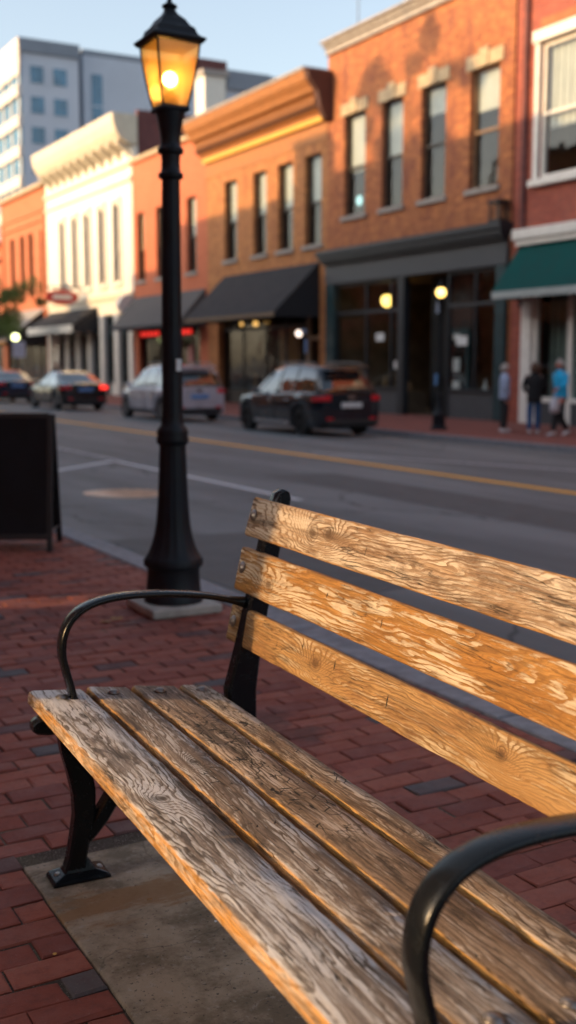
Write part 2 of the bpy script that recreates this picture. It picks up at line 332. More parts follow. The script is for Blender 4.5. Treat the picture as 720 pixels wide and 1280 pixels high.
# ---- weathered timber -------------------------------------------------
def wood(name, seed, pale, mid, dark, edge, knots=(), ticks=(), rings=8.0, swirl=1.0, flake=.5, flakecol=(.6,.56,.5), stain=.5, rc=.66, rlo=.15, carve=None, crack=.6, wet=0.0):
    """object space: x along the board, y across, z through."""
    t = NT(name); o = t.obj()
    sp = t.new('ShaderNodeSeparateXYZ', i_Vector=o).outputs
    P = t.map(o, (1,1,1), (seed*3.1, seed*1.7, seed*.9))
    warp = t.math('MULTIPLY', t.math('SUBTRACT', t.noise(t.map(P, (2.6, 13, 10)), 1, 3, .5), .5), .8*swirl)
    warp2 = t.math('MULTIPLY', t.math('SUBTRACT', t.noise(t.map(P, (1.1, 5, 5)), 1, 1, .5), .5), 1.5*swirl)
    warp3 = t.math('MULTIPLY', t.math('SUBTRACT', t.noise(t.map(P, (14, 60, 60)), 1, 2, .5), .5), .22)
    f = t.math('ADD', t.math('ADD', t.math('MULTIPLY', sp[1], 9.0), warp), t.math('ADD', warp2, warp3))
    kmask = None
    for (ku, kv, kr) in knots:
        dx = t.math('ADD', t.math('MULTIPLY', t.math('SUBTRACT', sp[0], ku), 1/(kr*1.35)), t.math('MULTIPLY', warp, 1.1)); dy = t.math('ADD', t.math('MULTIPLY', t.math('SUBTRACT', sp[1], kv), 1/kr), t.math('MULTIPLY', warp3, 3.5))
        d2 = t.math('ADD', t.math('MULTIPLY', dx, dx), t.math('MULTIPLY', dy, dy))
        g = t.math('DIVIDE', 1.0, t.math('ADD', 1.0, t.math('MULTIPLY', d2, .22)))
        f = t.math('ADD', f, t.math('MULTIPLY', g, .75))
        km = t.math('MAXIMUM', t.ramp(d2, .05, .6, .95, .25), t.ramp(t.math('ABSOLUTE', t.math('SUBTRACT', d2, .85)), .05, .3, .7, 0)); km = t.math('MULTIPLY', km, t.ramp(d2, .8, 1.3, 1, 0))
        kmask = km if kmask is None else t.math('MAXIMUM', kmask, km)
    rings *= 1.35; ph = t.math('FRACT', t.math('MULTIPLY', f, rings))
    ring = t.math('MULTIPLY', t.ramp(ph, .42, .9), t.ramp(ph, .9, .99, 1, 0))      # soft early wood, hard late-wood line
    ph2 = t.math('FRACT', t.math('MULTIPLY', f, rings*3.3))
    fine = t.math('MULTIPLY', t.ramp(ph2, .3, .9), t.ramp(ph2, .9, .99, 1, 0))
    rgate = t.ramp(t.noise(t.map(P, (3.4, 16, 16), (3,1,8)), 1, 4, .7), .38, .64, rlo, 1)
    ring = t.math('MULTIPLY', ring, rgate)
    fib = t.noise(t.map(P, (7, 260, 260)), 1, 5, .75)
    streak = t.noise(t.map(P, (2.2, 75, 75), (4,4,1)), 1, 5, .72)
    fib2 = t.noise(t.map(P, (28, 900, 900)), 1, 2, .7)
    big = t.noise(t.map(P, (2.6, 9, 9)), 1, 5, .65)
    med = t.noise(t.map(P, (5, 48, 48)), 1, 7, .75, .5)
    c = t.mix(t.ramp(t.math('ADD', t.math('MULTIPLY', big, .6), t.math('MULTIPLY', streak, .4)), .38, .62), mid, pale)
    c = t.mix(t.math('MULTIPLY', ring, rc), c, dark)
    c = t.mix(t.math('MULTIPLY', fine, .34), c, dark)
    c = t.mix(t.ramp(streak, .5, .63, 0, .3 + .5*stain), c, tuple(x*.42 for x in mid))
    c = t.mix(t.ramp(fib, .5, .64, 0, .72), c, tuple(x*.36 for x in mid))
    # flakes of bleached surface / old paint, following the grain
    fl = t.math('ADD', t.math('MULTIPLY', med, .75), t.math('ADD', t.math('MULTIPLY', big, .45), t.math('ADD', t.math('MULTIPLY', ring, -.2), t.math('MULTIPLY', t.math('SUBTRACT', streak, .5), .25))))
    flm = t.ramp(fl, .69 - .22*flake, .77 - .22*flake)
    c = t.mix(t.math('MULTIPLY', flm, .9), c, t.mix(t.ramp(fib, .35, .7), flakecol, tuple(x*.72 for x in flakecol)))
    # dark weather stains
    st = t.ramp(t.noise(t.map(P, (3.5, 14, 14), (5,2,1)), 1, 7, .75, .4), .5, .62, 0, stain)
    c = t.mix(st, c, t.mix(t.ramp(fib, .4, .6), tuple(x*1.5 for x in dark), tuple(x*.6 for x in dark)))
    st2 = t.ramp(t.noise(t.map(P, (24, 60, 60), (2,7,1)), 1, 4, .7), .66, .70, 0, stain)
    c = t.mix(st2, c, tuple(x*.35 for x in dark))
    # drying cracks along the grain
    ck = t.math('ABSOLUTE', t.math('SUBTRACT', t.noise(t.map(P, (3.2, 46, 30), (1,3,7)), 1, 3, .6, .35), .5))
    gate = t.ramp(t.noise(t.map(P, (5, 11, 11), (9,9,9)), 1, 2), .46, .58)
    cm = t.math('MULTIPLY', t.ramp(ck, .004, .016, 1, 0), t.math('MULTIPLY', gate, crack))
    if carve:
        u0, u1, den = carve
        vc_ = t.new('ShaderNodeTexVoronoi', feature='DISTANCE_TO_EDGE', i_Vector=t.map(P, (34, 46, 1), rot=(0,0,.5)), i_Scale=1.0).outputs[0]
        reg = t.math('MULTIPLY', t.ramp(sp[0], u0, u0+.1), t.ramp(sp[0], u1-.1, u1, 1, 0))
        gt = t.ramp(t.noise(t.map(P, (13, 26, 10), (6,1,2)), 1, 3, .7), den, den+.03)
        edge_ok = t.math('MULTIPLY', t.ramp(sp[1], .008, .02), reg)
        cm = t.math('MAXIMUM', cm, t.math('MULTIPLY', t.math('MULTIPLY', t.ramp(vc_, .02, .06, 1, 0), gt), edge_ok))
    if kmask is not None:
        c = t.mix(t.math('MULTIPLY', kmask, .8), c, tuple(x*.6 for x in dark))
    for (tu, tv, a, b) in ticks:
        dx = t.math('MULTIPLY', t.math('SUBTRACT', t.math('ADD', sp[0], t.math('MULTIPLY', t.math('SUBTRACT', t.noise(t.map(P, (30,70,70)), 1, 4, .8), .5), .012)), tu), 1/a); dy = t.math('MULTIPLY', t.math('SUBTRACT', sp[1], tv), 1/b)
        d2 = t.math('ADD', t.math('MULTIPLY', dx, dx), t.math('MULTIPLY', dy, dy))
        cm = t.math('MAXIMUM', cm, t.ramp(d2, .5, 1.2, 1, 0))
    c = t.mix(cm, c, (.012,.009,.007))
    # sawn edges: raw wood, with the sun's golden catch painted into the colour
    nrm = t.new('ShaderNodeSeparateXYZ', i_Vector=t.new('ShaderNodeTexCoord').outputs['Normal']).outputs
    em = t.math('MULTIPLY', t.ramp(t.math('ABSOLUTE', nrm[2]), .7, .97, .9, 0), t.ramp(t.math('ADD', t.math('MULTIPLY', med, .6), t.math('MULTIPLY', streak, .4)), .42, .54, .25, 1))
    c = t.mix(t.math('MULTIPLY', em, t.ramp(med, .3, .6, .5, 1)), c, t.mix(t.ramp(fib, .4, .65), edge, tuple(x*.4 for x in edge)))
    h = t.math('ADD', t.math('MULTIPLY', ring, .4), t.math('ADD', t.math('MULTIPLY', t.math('ADD', fib, streak), -1.1), t.math('MULTIPLY', cm, -2.2)))
    h = t.math('ADD', h, t.math('ADD', t.math('MULTIPLY', flm, .7), t.math('MULTIPLY', fib2, .35)))
    t.set(Base_Color=c, Roughness=t.ramp(med, .3, .7, .58 - wet, .82 - wet), Normal=t.bump(h, .0016))
    t.p.inputs['Specular IOR Level'].default_value = .4
    return t.m

# ------------------------------------------------------------------ camera, light, world
TH = rad(29.2); PITCH = math.atan(185/1400)
sc = bpy.context.scene
cam = bpy.data.cameras.new('camera'); co = link(bpy.data.objects.new('camera', cam)); sc.camera = co
cam.sensor_fit = 'VERTICAL'; cam.sensor_height = 36; cam.lens = 1400/1280*36
co.location = (0, 0, 1.25); co.rotation_euler = (PI/2 - PITCH, 0, -TH)
cam.clip_start = .05; cam.clip_end = 3000
cam.dof.use_dof = True; cam.dof.focus_distance = 2.2; cam.dof.aperture_fstop = 3.0; cam.dof.aperture_blades = 0
SUN_AZ, SUN_EL = rad(-12), rad(14)          # direction the light travels: +X turned 12 deg towards -Y
ld = Vector((math.cos(SUN_EL)*math.cos(SUN_AZ), math.cos(SUN_EL)*math.sin(SUN_AZ), -math.sin(SUN_EL)))
sl = bpy.data.lights.new('sun', 'SUN'); so = link(bpy.data.objects.new('sun', sl))
sl.energy = 2.4; sl.angle = rad(.6); sl.color = (1, .61, .26); so.location = (-30, 10, 30)
so.rotation_euler = ld.to_track_quat('-Z', 'Y').to_euler()
w = bpy.data.worlds.new('World'); sc.world = w; w.use_nodes = True
wn = w.node_tree; bg = wn.nodes['Background']; sky = wn.nodes.new('ShaderNodeTexSky'); sky.sky_type = 'NISHITA'
sky.sun_disc = False; sky.sun_elevation = SUN_EL
to_sun = -ld; sky.sun_rotation = math.atan2(to_sun.x, to_sun.y)
sky.air_density = 1.0; sky.dust_density = 2.6; sky.ozone_density = .8
hs = wn.nodes.new('ShaderNodeHueSaturation'); hs.inputs['Saturation'].default_value = .72; hs.inputs['Value'].default_value = 1.08
wn.links.new(sky.outputs[0], hs.inputs['Color']); wn.links.new(hs.outputs[0], bg.inputs[0]); bg.inputs[1].default_value = .138
sc.view_settings.view_transform = 'Standard'; sc.view_settings.look = 'None'; sc.view_settings.exposure = 1.2; sc.view_settings.gamma = 1
sc.cycles.max_bounces = 7; sc.cycles.transparent_max_bounces = 10; sc.cycles.sample_clamp_indirect = 4
sc.cycles.use_denoising = True; sc.cycles.caustics_reflective = False; sc.cycles.caustics_refractive = False

# ------------------------------------------------------------------ ground, road, pavements
ZF = -.40                                   # level of the far pavement
def rz(x): return -.12 - .4*(x - 2.7)/13.2  # the road falls gently to the far kerb
S = lambda o: tag(o, kind='structure')
S(MB().box(-600, 900, -600, 1400, -1.2, -.7).build('ground', M['roof_grey']))
m = MB(); xs = [2.7, 5, 9, 13, 15.9]
for a, b in zip(xs, xs[1:]): m.quad((a, -60, rz(a)), (b, -60, rz(b)), (b, 420, rz(b)), (a, 420, rz(a)))
S(m.build('road', M['asphalt'], fix=False))
def strip(name, pts, wd, mat, dz=.004):
    m = MB()
    for (ax, ay), (bx, by) in zip(pts, pts[1:]):
        d = Vector((bx-ax, by-ay)).normalized(); n = Vector((-d.y, d.x))*wd/2
        q = [(ax+n.x, ay+n.y), (ax-n.x, ay-n.y), (bx-n.x, by-n.y), (bx+n.x, by+n.y)]
        m.quad(*[(x, y, rz(x)+dz) for x, y in q])
    o = m.build(name, mat)
    return S(o)
strip('parking_line', [(6.02, 10.5), (6.02, 16.12)], .12, M['white_line'])
strip('bay_line', [(5.96, 16.12), (4.5, 14.5)], .13, M['white_line'], .008)
strip('bay_edge_line', [(6.08, 16.16), (6.1, 40)], .09, M['white_faded'], .008)
strip('centre_line', [(9.8, -30), (9.8, 220)], .24, M['yellow_line'])
strip('lane_marking', [(10.35, 17.6), (12.7, 12.9)], .2, M['white_faded'])
m = MB()
for (x0, x1, y0, y1) in ((3.0, 4.6, 5.6, 8.4), (7.1, 8.3, 6.0, 13.5), (3.2, 4.1, 15.5, 21)):
    m.quad(*[(x, y, rz(x)+.003) for x, y in ((x0,y0),(x1,y0+.2),(x1,y1),(x0,y1-.1))])
S(m.build('road_patch', M['asphalt_patch']))
# manhole
mh = MB(); mh.add([(4.42 + .46*math.cos(a*PI/18), 11.6 + .46*math.sin(a*PI/18), rz(4.42 + .46*math.cos(a*PI/18)) + .006) for a in range(36)], [tuple(range(36))])
mo = mh.build('manhole_cover', simple('worn_manhole_iron', (.78,.56,.4), .6, .0, .3, 20, .003, 80)); tag(mo, 'round tan manhole cover set in the asphalt', 'manhole cover')
mh = MB()
for k in range(-4, 5):
    hw = math.sqrt(.40**2 - (k*.09)**2); mh.box(4.42-hw, 4.42+hw, 11.6+k*.09-.012, 11.6+k*.09+.012, rz(4.42)+.004, rz(4.42)+.014)
mh.build('tread', simple('manhole_rib', (.62,.44,.32), .6), mo)

# near pavement: real clay pavers in courses laid across the walk
PX0, PX1, PY0, PY1 = .72, 1.56, .35, 2.65      # concrete pad under the bench
S(MB().box(-2.6, 2.52, -12, 60, -.3, -.006).build('sidewalk_bed', M['joint_sand']))
S(MB().box(PX0, PX1, PY0, PY1, -.1, .002).build('concrete_pad', M['pad'], bevel=.006))
m = MB(); row = 0; y = -.6
while y < 26:
    xo = -1.2 + (0 if row % 2 else .087) + R.uniform(-.006, .006)
    x = xo
    while x < 2.52:
        x0, x1 = x + .002, min(x + .175 - .0025, 2.518)
        y0, y1 = y + .0022, y + .0875 - .0022
        x += .175
        if x1 - x0 < .03: continue
        if y1 > PY0 - .003 and y0 < PY1 + .003:           # cut round the pad
            if x0 >= PX0 - .003 and x1 <= PX1 + .003: continue
            if x0 < PX0 < x1: x1 = PX0 - .004
            elif x0 < PX1 < x1: x0 = PX1 + .004
            if x1 - x0 < .02: continue
            if y0 < PY1 < y1 and x0 < PX1 and x1 > PX0: y0 = PY1 + .004
            if y1 - y0 < .01: continue
        if y > 9 and x < 0: continue
        dz = R.uniform(-.0028, .0028); tx = R.uniform(-.0024, .0024); ty = R.uniform(-.002, .002); e = .0035
        jx = R.uniform(-.001,.001); jy = R.uniform(-.001,.001)
        x0 += jx; x1 += jx; y0 += jy; y1 += jy
        e1, e2, e3, e4 = [e + (R.uniform(.004,.011) if R.random() < .12 else R.uniform(0,.0015)) for _ in range(4)]
        T = [(x0+e1, y0+e1, dz-tx-ty), (x1-e2, y0+e2, dz+tx-ty), (x1-e3, y1-e3, dz+tx+ty), (x0+e4, y1-e4, dz-tx+ty)]
        B = [(x0, y0, dz-.003-tx), (x1, y0, dz-.003+tx), (x1, y1, dz-.003+tx), (x0, y1, dz-.003-tx)]
        D = [(a, b, -.03) for a, b, _ in B]
        m.add(T + B + D, [(0,1,2,3)] + [(4+i, 4+(i+1)%4, (i+1)%4, i) for i in range(4)] + [(8+i, 8+(i+1)%4, 4+(i+1)%4, 4+i) for i in range(4)])
    y += .0875; row += 1
S(m.build('sidewalk', M['paver'], fix=False))
m = MB(); y = -12
while y < 60:
    m.box(2.53, 2.70, y + .004, y + 1.5 - .004, -.4, .004 + R.uniform(-.002, .002)); y += 1.5
S(m.build('curb', M['curb'], bevel=.012))
m = MB(); m.box(2.53, 2.70, 60, 300, -.4, .0); m.box(-2.6, 2.53, 60.0, 300, -.3, -.004); S(m.build('sidewalk_beyond', M['brick_walk']))
S(MB().box(-2.6, 0, 9.1, 60, -.2, -.002).build('sidewalk_by_buildings', M['brick_walk']))
S(MB().box(16.05, 21.6, -60, 300, -.8, ZF).build('far_sidewalk', M['brick_walk']))
m = MB(); y = -60
while y < 300: m.box(15.9, 16.05, y, y + 2.99, -.8, ZF + .004); y += 3
S(m.build('far_curb', M['curb'], bevel=.015))

# ------------------------------------------------------------------ bench
bench = empty('park_bench', (.74, 2.63, 0), 0, 'weathered slatted wooden park bench with black iron arms, legs and uprights', 'bench')
# local axes: x = u along the bench (towards the camera), y = v rearwards
bench.rotation_euler = (0, 0, math.atan2(-.9987, -.052))
# with x=u pointing (-.052,-.9987), a right-handed frame has +y pointing (.9987,-.052) = rearwards
L = 1.70
SEED = [0]
def board(name, w_, t_, ln, mat, org, across, nrm, rnd=.006, amp=.0012, endcut=0.0, seed=0, par=None, lab=None):
    """a plank with worn, slightly wandering edges; x along, y across 0..w, z through -t..0 (top at 0)"""
    n = 150; rings = []
    prof = [(0, -t_+rnd*.6), (0, -t_*.5), (0, -rnd), (rnd*.3, -rnd*.3), (rnd, 0), (w_*.3, 0), (w_*.6, 0), (w_-rnd, 0), (w_-rnd*.3, -rnd*.3), (w_, -rnd), (w_, -t_*.5), (w_, -t_+rnd*.6), (w_-rnd*.6, -t_), (rnd*.6, -t_)]
    for k in range(n + 1):
        x = ln * k / n; ring = []
        inset = rnd*.8 if k in (0, n) else 0
        for j, (a, b) in enumerate(prof):
            q = Vector((x*6 + seed*7, a*30, b*30 + seed)); d = mnoise.noise(q) * amp + mnoise.noise(q*5) * amp*.5
            chip = max(0, mnoise.noise(Vector((x*17 + seed*3, j*.7, seed))) - .34) * .007 if j in (2,3,4,7,8,9) else 0
            ya = a + (-d if a < w_/2 else d); zb = b + d*.6 - chip
            if j in (2,3): ya += chip
            if j in (8,9): ya -= chip
            ya += (inset if a < w_/2 else -inset) * .6
            zb -= inset if b > -t_/2 else -inset
            ring.append((x + endcut * (a / w_) + (mnoise.noise(Vector((a*60, b*60, seed))) * .0015 if k in (0, n) else 0), ya, zb))
        rings.append(ring)
    mb = MB().loft(rings); o = mb.build(name, mat, par, smooth=True, ang=50)
    X = Vector((1,0,0)); Y = Vector(across).normalized(); Z = Vector(nrm).normalized()
    o.matrix_local = Matrix(((X.x, Y.x, Z.x, org[0]), (X.y, Y.y, Z.y, org[1]), (X.z, Y.z, Z.z, org[2]), (0,0,0,1)))
    if lab: o['label'] = lab
    return o
gw = dict(pale=(.50,.44,.38), mid=(.29,.22,.165), dark=(.10,.062,.038), edge=(.46,.24,.085), flakecol=(.60,.57,.55))
W_s = [
 wood('seat_timber_front', 1.0, (.58,.53,.48), (.25,.19,.145), (.05,.034,.023), (.60,.29,.06), knots=[(.79,.060,.017)], rings=7, swirl=1.1, flake=.72, flakecol=(.74,.72,.71), stain=.75, crack=.85, rc=.8, rlo=.3),
 wood('seat_timber_second', 2.3, (.50,.42,.35), (.215,.15,.105), (.05,.032,.02), (.60,.30,.07), knots=[(.62,.05,.014)], rings=7, swirl=1.2, flake=.58, flakecol=(.66,.63,.61), stain=.8, crack=.9, rc=.8, rlo=.3, carve=(.5,1.3,.57)),
 wood('seat_timber_third', 3.9, (.52,.40,.30), (.25,.165,.105), (.05,.032,.02), (.62,.32,.07), knots=[], rings=6, swirl=1.0, flake=.46, flakecol=(.62,.53,.46), stain=.8, crack=1.0, rc=.8, rlo=.3, carve=(.2,1.1,.5),
      ticks=[(.37,.04,.012,.004),(.41,.06,.004,.014),(.46,.03,.018,.003),(.50,.065,.003,.016),(.55,.05,.015,.003),(.62,.04,.004,.013),(.80,.05,.003,.018),(.83,.06,.016,.003),(.86,.04,.003,.014),(.90,.055,.012,.003)]),
 wood('seat_timber_rear', 5.2, (.54,.42,.29), (.26,.16,.09), (.055,.034,.02), (.64,.34,.07), knots=[(1.1,.04,.012)], rings=7, swirl=1.4, flake=.58, flakecol=(.64,.55,.45), stain=.8, crack=.95, rc=.8, rlo=.3, carve=(.2,.9,.56)),
]
seat = [(0.0, .137, .460, .450), (.148, .105, .4495, .4395), (.264, .116, .4385, .4275), (.391, .083, .4255, .4165)]
seat_u = [-.004, -.012, -.006, .0]
for k, (v0, wd, z0, z1) in enumerate(seat):
    ac = Vector((0, wd, z1 - z0)).normalized(); nr = Vector((1,0,0)).cross(ac)
    board('seat_slat', wd, .036, L, W_s[k], (seat_u[k], v0, z0), ac, nr, rnd=.011 if k == 0 else .009, amp=.0016, endcut=[.012,.02,.018,.012][k], seed=k+1, par=bench)
W_b = [
 wood('rail_timber_low', 7.1, (.44,.28,.125), (.32,.18,.07), (.13,.06,.024), (.45,.24,.08), knots=[(.50,.052,.020),(1.18,.06,.012)], rings=9, swirl=.7, flake=.42, flakecol=(.50,.40,.28), stain=.5, crack=.6, rc=.85, rlo=.45,
      ticks=[(.43,.075,.0022,.008),(.585,.068,.0022,.011),(.81,.05,.0024,.014),(.30,.05,.001,.012)]),
 wood('rail_timber_middle', 8.6, (.46,.25,.075), (.31,.14,.03), (.10,.042,.012), (.45,.22,.07), knots=[(.205,.045,.020)], rings=6, swirl=1.15, flake=.62, flakecol=(.58,.49,.38), stain=.25, crack=.5, rc=.7, rlo=.4,
      ticks=[(.50,.075,.002,.006),(.74,.06,.0014,.010)]),
 wood('rail_timber_top', 9.4, (.47,.36,.26), (.31,.195,.115), (.10,.052,.028), (.52,.26,.07), knots=[(.37,.055,.022),(.445,.062,.018)], rings=7, swirl=1.3, flake=.62, flakecol=(.54,.46,.38), stain=.65, crack=.7, rc=.8, rlo=.4,
      ticks=[(.62,.05,.001,.012)]),
]
rails = [((.5219, .534), (.541, .629)), ((.5458, .665), (.5695, .7765)), ((.5766, .806), (.6047, .906))]
rail_u = [.0, .0, .0]
for k, ((va, za), (vb, zb)) in enumerate(rails):
    ac = Vector((0, vb-va, zb-za)); wd = ac.length; ac.normalize(); nr = Vector((1,0,0)).cross(ac)   # points rearwards or forwards?
    if nr.y > 0: nr = -nr
    # right-handed frame: across x normal must equal x, so measure the board from its top edge if the normal is forward
    board('back_slat', wd, .022, L, W_b[k], (rail_u[k], va, za), ac, nr, rnd=.007, amp=.0014, endcut=.004, seed=k+11, par=bench)

def frame_side(u):
    """one cast-iron end: leg, seat bearer, rear leg and upright"""
    m = MB(); h = .021
    def plate(pts, ws, hh=h):      # flat tapering bar in the v-z plane
        rings = []
        P = [Vector((0, a, b)) for a, b in pts]
        for k, p in enumerate(P):
            t = (P[min(k+1, len(P)-1)] - P[max(k-1, 0)]).normalized(); n = Vector((0, -t.z, t.y))
            w2 = ws[k]/2; b = .006
            rings.append([(u + sx*x_, (p + n*s_*y_).y, (p + n*s_*y_).z) for sx, x_, s_, y_ in
                ((-1,hh-b,-1,w2),(1,hh-b,-1,w2),(1,hh,-1,w2-b),(1,hh,1,w2-b),(1,hh-b,1,w2),(-1,hh-b,1,w2),(-1,hh,1,w2-b),(-1,hh,-1,w2-b))])
        m.loft(rings)
    # front leg, gently curved
    plate([(.080,.012),(.084,.05),(.094,.10),(.106,.16),(.106,.22),(.095,.28),(.084,.33),(.080,.385)], [.062,.046,.046,.052,.056,.058,.062,.07])
    # branch that sweeps back under the seat
    plate([(.100,.085),(.122,.115),(.150,.150),(.180,.195),(.215,.255),(.27,.315),(.35,.352),(.44,.368)], [.02,.034,.038,.038,.036,.034,.034,.034], h*.9)
    # seat bearer with rounded nose
    plate([(-.014,.398),(-.004,.398),(.02,.399),(.10,.398),(.2,.388),(.3,.377),(.4,.366),(.48,.36)], [.02,.036,.046,.05,.05,.048,.048,.05], h)
    # rear leg and upright
    plate([(.665,.012),(.645,.06),(.60,.16),(.555,.26),(.528,.34),(.525,.42),(.548,.53),(.580,.67),(.612,.80),(.634,.88),(.645,.915),(.652,.928)], [.07,.05,.048,.05,.075,.08,.062,.056,.052,.05,.042,.02])
    return m
def foot_plate(u, v):
    m = MB(); r = []
    for z, e in ((0,.0),(.008,0),(.014,.006),(.024,.03),(.05,.048)):
        hx, hy = .040 - e*.55, .072 - e*1.05
        r.append([(u - hx, v - hy, z), (u + hx, v - hy, z), (u + hx, v + hy, z), (u - hx, v + hy, z)])
    m.loft(r); return m
def arm(u):
    m = MB()
    P = [(.080,.385),(.088,.44),(.088,.465),(.072,.53),(.066,.565),(.070,.605),(.086,.640),(.118,.668),(.165,.684),(.225,.690),(.30,.688),(.38,.680),(.45,.668),(.51,.652),(.545,.643)]
    # smooth by Catmull-Rom
    pts = []
    for i in range(len(P)-1):
        p0, p1, p2, p3 = P[max(i-1,0)], P[i], P[i+1], P[min(i+2, len(P)-1)]
        for s in range(5):
            t = s/5
            pts.append(tuple(.5*((2*p1[d]) + (-p0[d]+p2[d])*t + (2*p0[d]-5*p1[d]+4*p2[d]-p3[d])*t*t + (-p0[d]+3*p1[d]-3*p2[d]+p3[d])*t**3) for d in (0,1)))
    pts.append(P[-1])
    n = len(pts); Q = [Vector((u, a, b)) for a, b in pts]; rings = []
    for k, p in enumerate(Q):
        t = (Q[min(k+1, n-1)] - Q[max(k-1, 0)]).normalized(); nn = Vector((0, -t.z, t.y)); f = k/(n-1)
        wx = .0235; th = .0078 + (.007 if f > .9 else 0) * (f-.9)*10 + (.003 if f < .12 else 0)
        if f > .8: wx = .0235 - (f-.8)*.035
        ring = []
        for i in range(12):
            a = 2*PI*i/12; ca, sa = math.cos(a), math.sin(a)
            ex = math.copysign(abs(ca)**.4, ca)*wx; ey = math.copysign(abs(sa)**.7, sa)*th
            ring.append(p + Vector((1,0,0))*ex + nn*ey)
        rings.append(ring)
    m.loft(rings); return m
for u in (.095, 1.64):
    o = frame_side(u).build('iron_frame', M['iron'], bench, smooth=True, ang=40)
    for v in (.090, .66): foot_plate(u, v).build('foot', M['iron'], o, bevel=.004)
    for v in (.090, .66):
        b = MB()
        for s in (-1, 1): b.lathe([(.0095,.0),(.0095,.006),(.006,.010)], (u, v + s*.052, .012), 8)
        b.build('anchor_bolt', M['bolt'], o)
    arm(u-.012 if u < 1 else u).build('armrest', M['iron'], bench, smooth=True, ang=60)
# carriage bolts: heads on the seat boards and the back rails
def bolt(u, v, z, nrm, r=.0125):
    m = MB(); m.lathe([(r*1.25,-.001),(r*1.25,.0012),(r,.0022),(r*.95,.0045),(r*.6,.0068),(r*.15,.0076)], (0,0,0), 14)
    o = m.build('bolt_head', M['bolt'], bench, smooth=True); o.location = Vector((u, v, z)) + Vector(nrm)*.0022
    o.rotation_euler = Vector(nrm).to_track_quat('Z', 'Y').to_euler()
for u in (.070, 1.62):
    for (v0, wd, z0, z1) in seat:
        v = v0 + wd*.46; zz = z0 + (z1-z0)*.46; bolt(u + (0.0 if v0 else .016), v, zz, (0, .08, 1))
    for ((va, za), (vb, zb)) in rails:
        bolt(u-.028 if u < 1 else u+.02, va + (vb-va)*.55, za + (zb-za)*.55, (0, -.965, .26))

# ------------------------------------------------------------------ the near street lamp
lamp = empty('street_lamp', (2.235, 5.20, 0), 0, 'black iron street lamp with lit amber lantern beside the bench', 'street lamp')
lamp.rotation_euler = (0, rad(.4), 0)
MB().box(-.19, .19, -.185, .185, 0, .05).build('base_slab', M['slab_pale'], lamp, bevel=.012)
sq = lambda h, z: [(-h, -h, z), (h, -h, z), (h, h, z), (-h, h, z)]
p = [(.150,.05),(.150,.075),(.140,.09),(.132,.20),(.134,.225),(.150,.235),(.152,.262),(.140,.280),(.128,.30),(.112,.34),(.098,.39),(.088,.45),(.080,.54),(.074,.66),(.069,.80),(.066,.845)]
MB().lathe(p, n=64, flute=16, fl=(.29,.83)).build('fluted_base', M['lamp_iron'], lamp, smooth=True, ang=45)
MB().lathe([(.066,.845),(.078,.855),(.082,.875),(.076,.892),(.080,.91),(.074,.93),(.060,.945),(.056,.97),(.053,1.0),(.050,1.5),(.046,2.05),(.044,2.14)], n=48, flute=12, fl=(1.0,2.1)).build('pole', M['lamp_iron'], lamp, smooth=True, ang=45)
MB().lathe([(.044,2.14),(.060,2.15),(.062,2.168),(.048,2.18),(.045,2.22),(.047,2.26),(.062,2.268),(.064,2.285),(.052,2.30),(.048,2.32),(.052,2.36),(.062,2.42),(.070,2.45),(.070,2.458)], n=32).build('collar', M['lamp_iron'], lamp, smooth=True, ang=45)
MB().box(-.0, .004, -.016, .016, -.03, .03).build('sticker', M['paper'], lamp).matrix_local = Matrix.Translation((.012, -.0535, 1.245)) @ Matrix.Rotation(rad(-78), 4, 'Z')
LZ = 2.458
gp = [(.061,.02),(.070,.06),(.083,.13),(.094,.20),(.102,.26),(.107,.315)]
lan = MB().loft([sq(h, z + LZ - .02) for h, z in ((.066,.02),(.074,.03),(.068,.045),(.05,.05))]).build('lantern', M['lamp_iron'], lamp)
for sx, sy in ((1,0),(-1,0),(0,1),(0,-1)):
    m = MB(); rings = []
    for h, z in gp:
        e = h - .004
        rings.append([(sx*h - sy*e if sx == 0 else sx*h, (sx*e if sx else sy*h), z+LZ), (sx*h + sy*e if sx == 0 else sx*h, (-sx*e if sx else sy*h), z+LZ)])
    m.loft(rings, cap=False, closed=False); m.build('glass_pane', M['lantern_glass'], lan, smooth=True)
m = MB()
for sx in (-1, 1):
    for sy in (-1, 1): m.tube([(sx*(h+.002), sy*(h+.002), z+LZ) for h, z in gp], .0052, 6)
m.build('corner_bar', M['lamp_iron'], lan, smooth=True)
rp = [(.108,.308),(.122,.312),(.134,.326),(.135,.334),(.118,.342),(.106,.352),(.098,.366),(.095,.380),(.090,.386),(.078,.396),(.068,.410),(.060,.425),(.046,.440),(.033,.452),(.024,.468),(.021,.482)]
MB().loft([sq(h, z+LZ) for h, z in rp]).build('lantern_roof', M['lamp_iron'], lamp, bevel=.003)
MB().lathe([(.024,.478),(.037,.486),(.037,.494),(.024,.502),(.014,.51),(.010,.522),(.016,.532),(.018,.542),(.012,.556),(.003,.585)], (0,0,LZ), 20).build('finial', M['lamp_iron'], lamp, smooth=True)
MB().lathe([(.030,.03),(.032,.085),(.028,.10),(.014,.11)], (0,0,LZ), 18).build('lamp_socket', simple('lamp_socket', (.2,.12,.07), .5), lan, smooth=True)
MB().ball((0,0,LZ+.155), .036, 24, 14).build('bulb', M['bulb'], lan, smooth=True)
pl = bpy.data.lights.new('lantern_light', 'POINT'); po = link(bpy.data.objects.new('lantern_light', pl)); pl.energy = 1.6; pl.color = (1,.55,.15); pl.shadow_soft_size = .03
po.parent = lamp; po.location = (0, 0, LZ+.165)
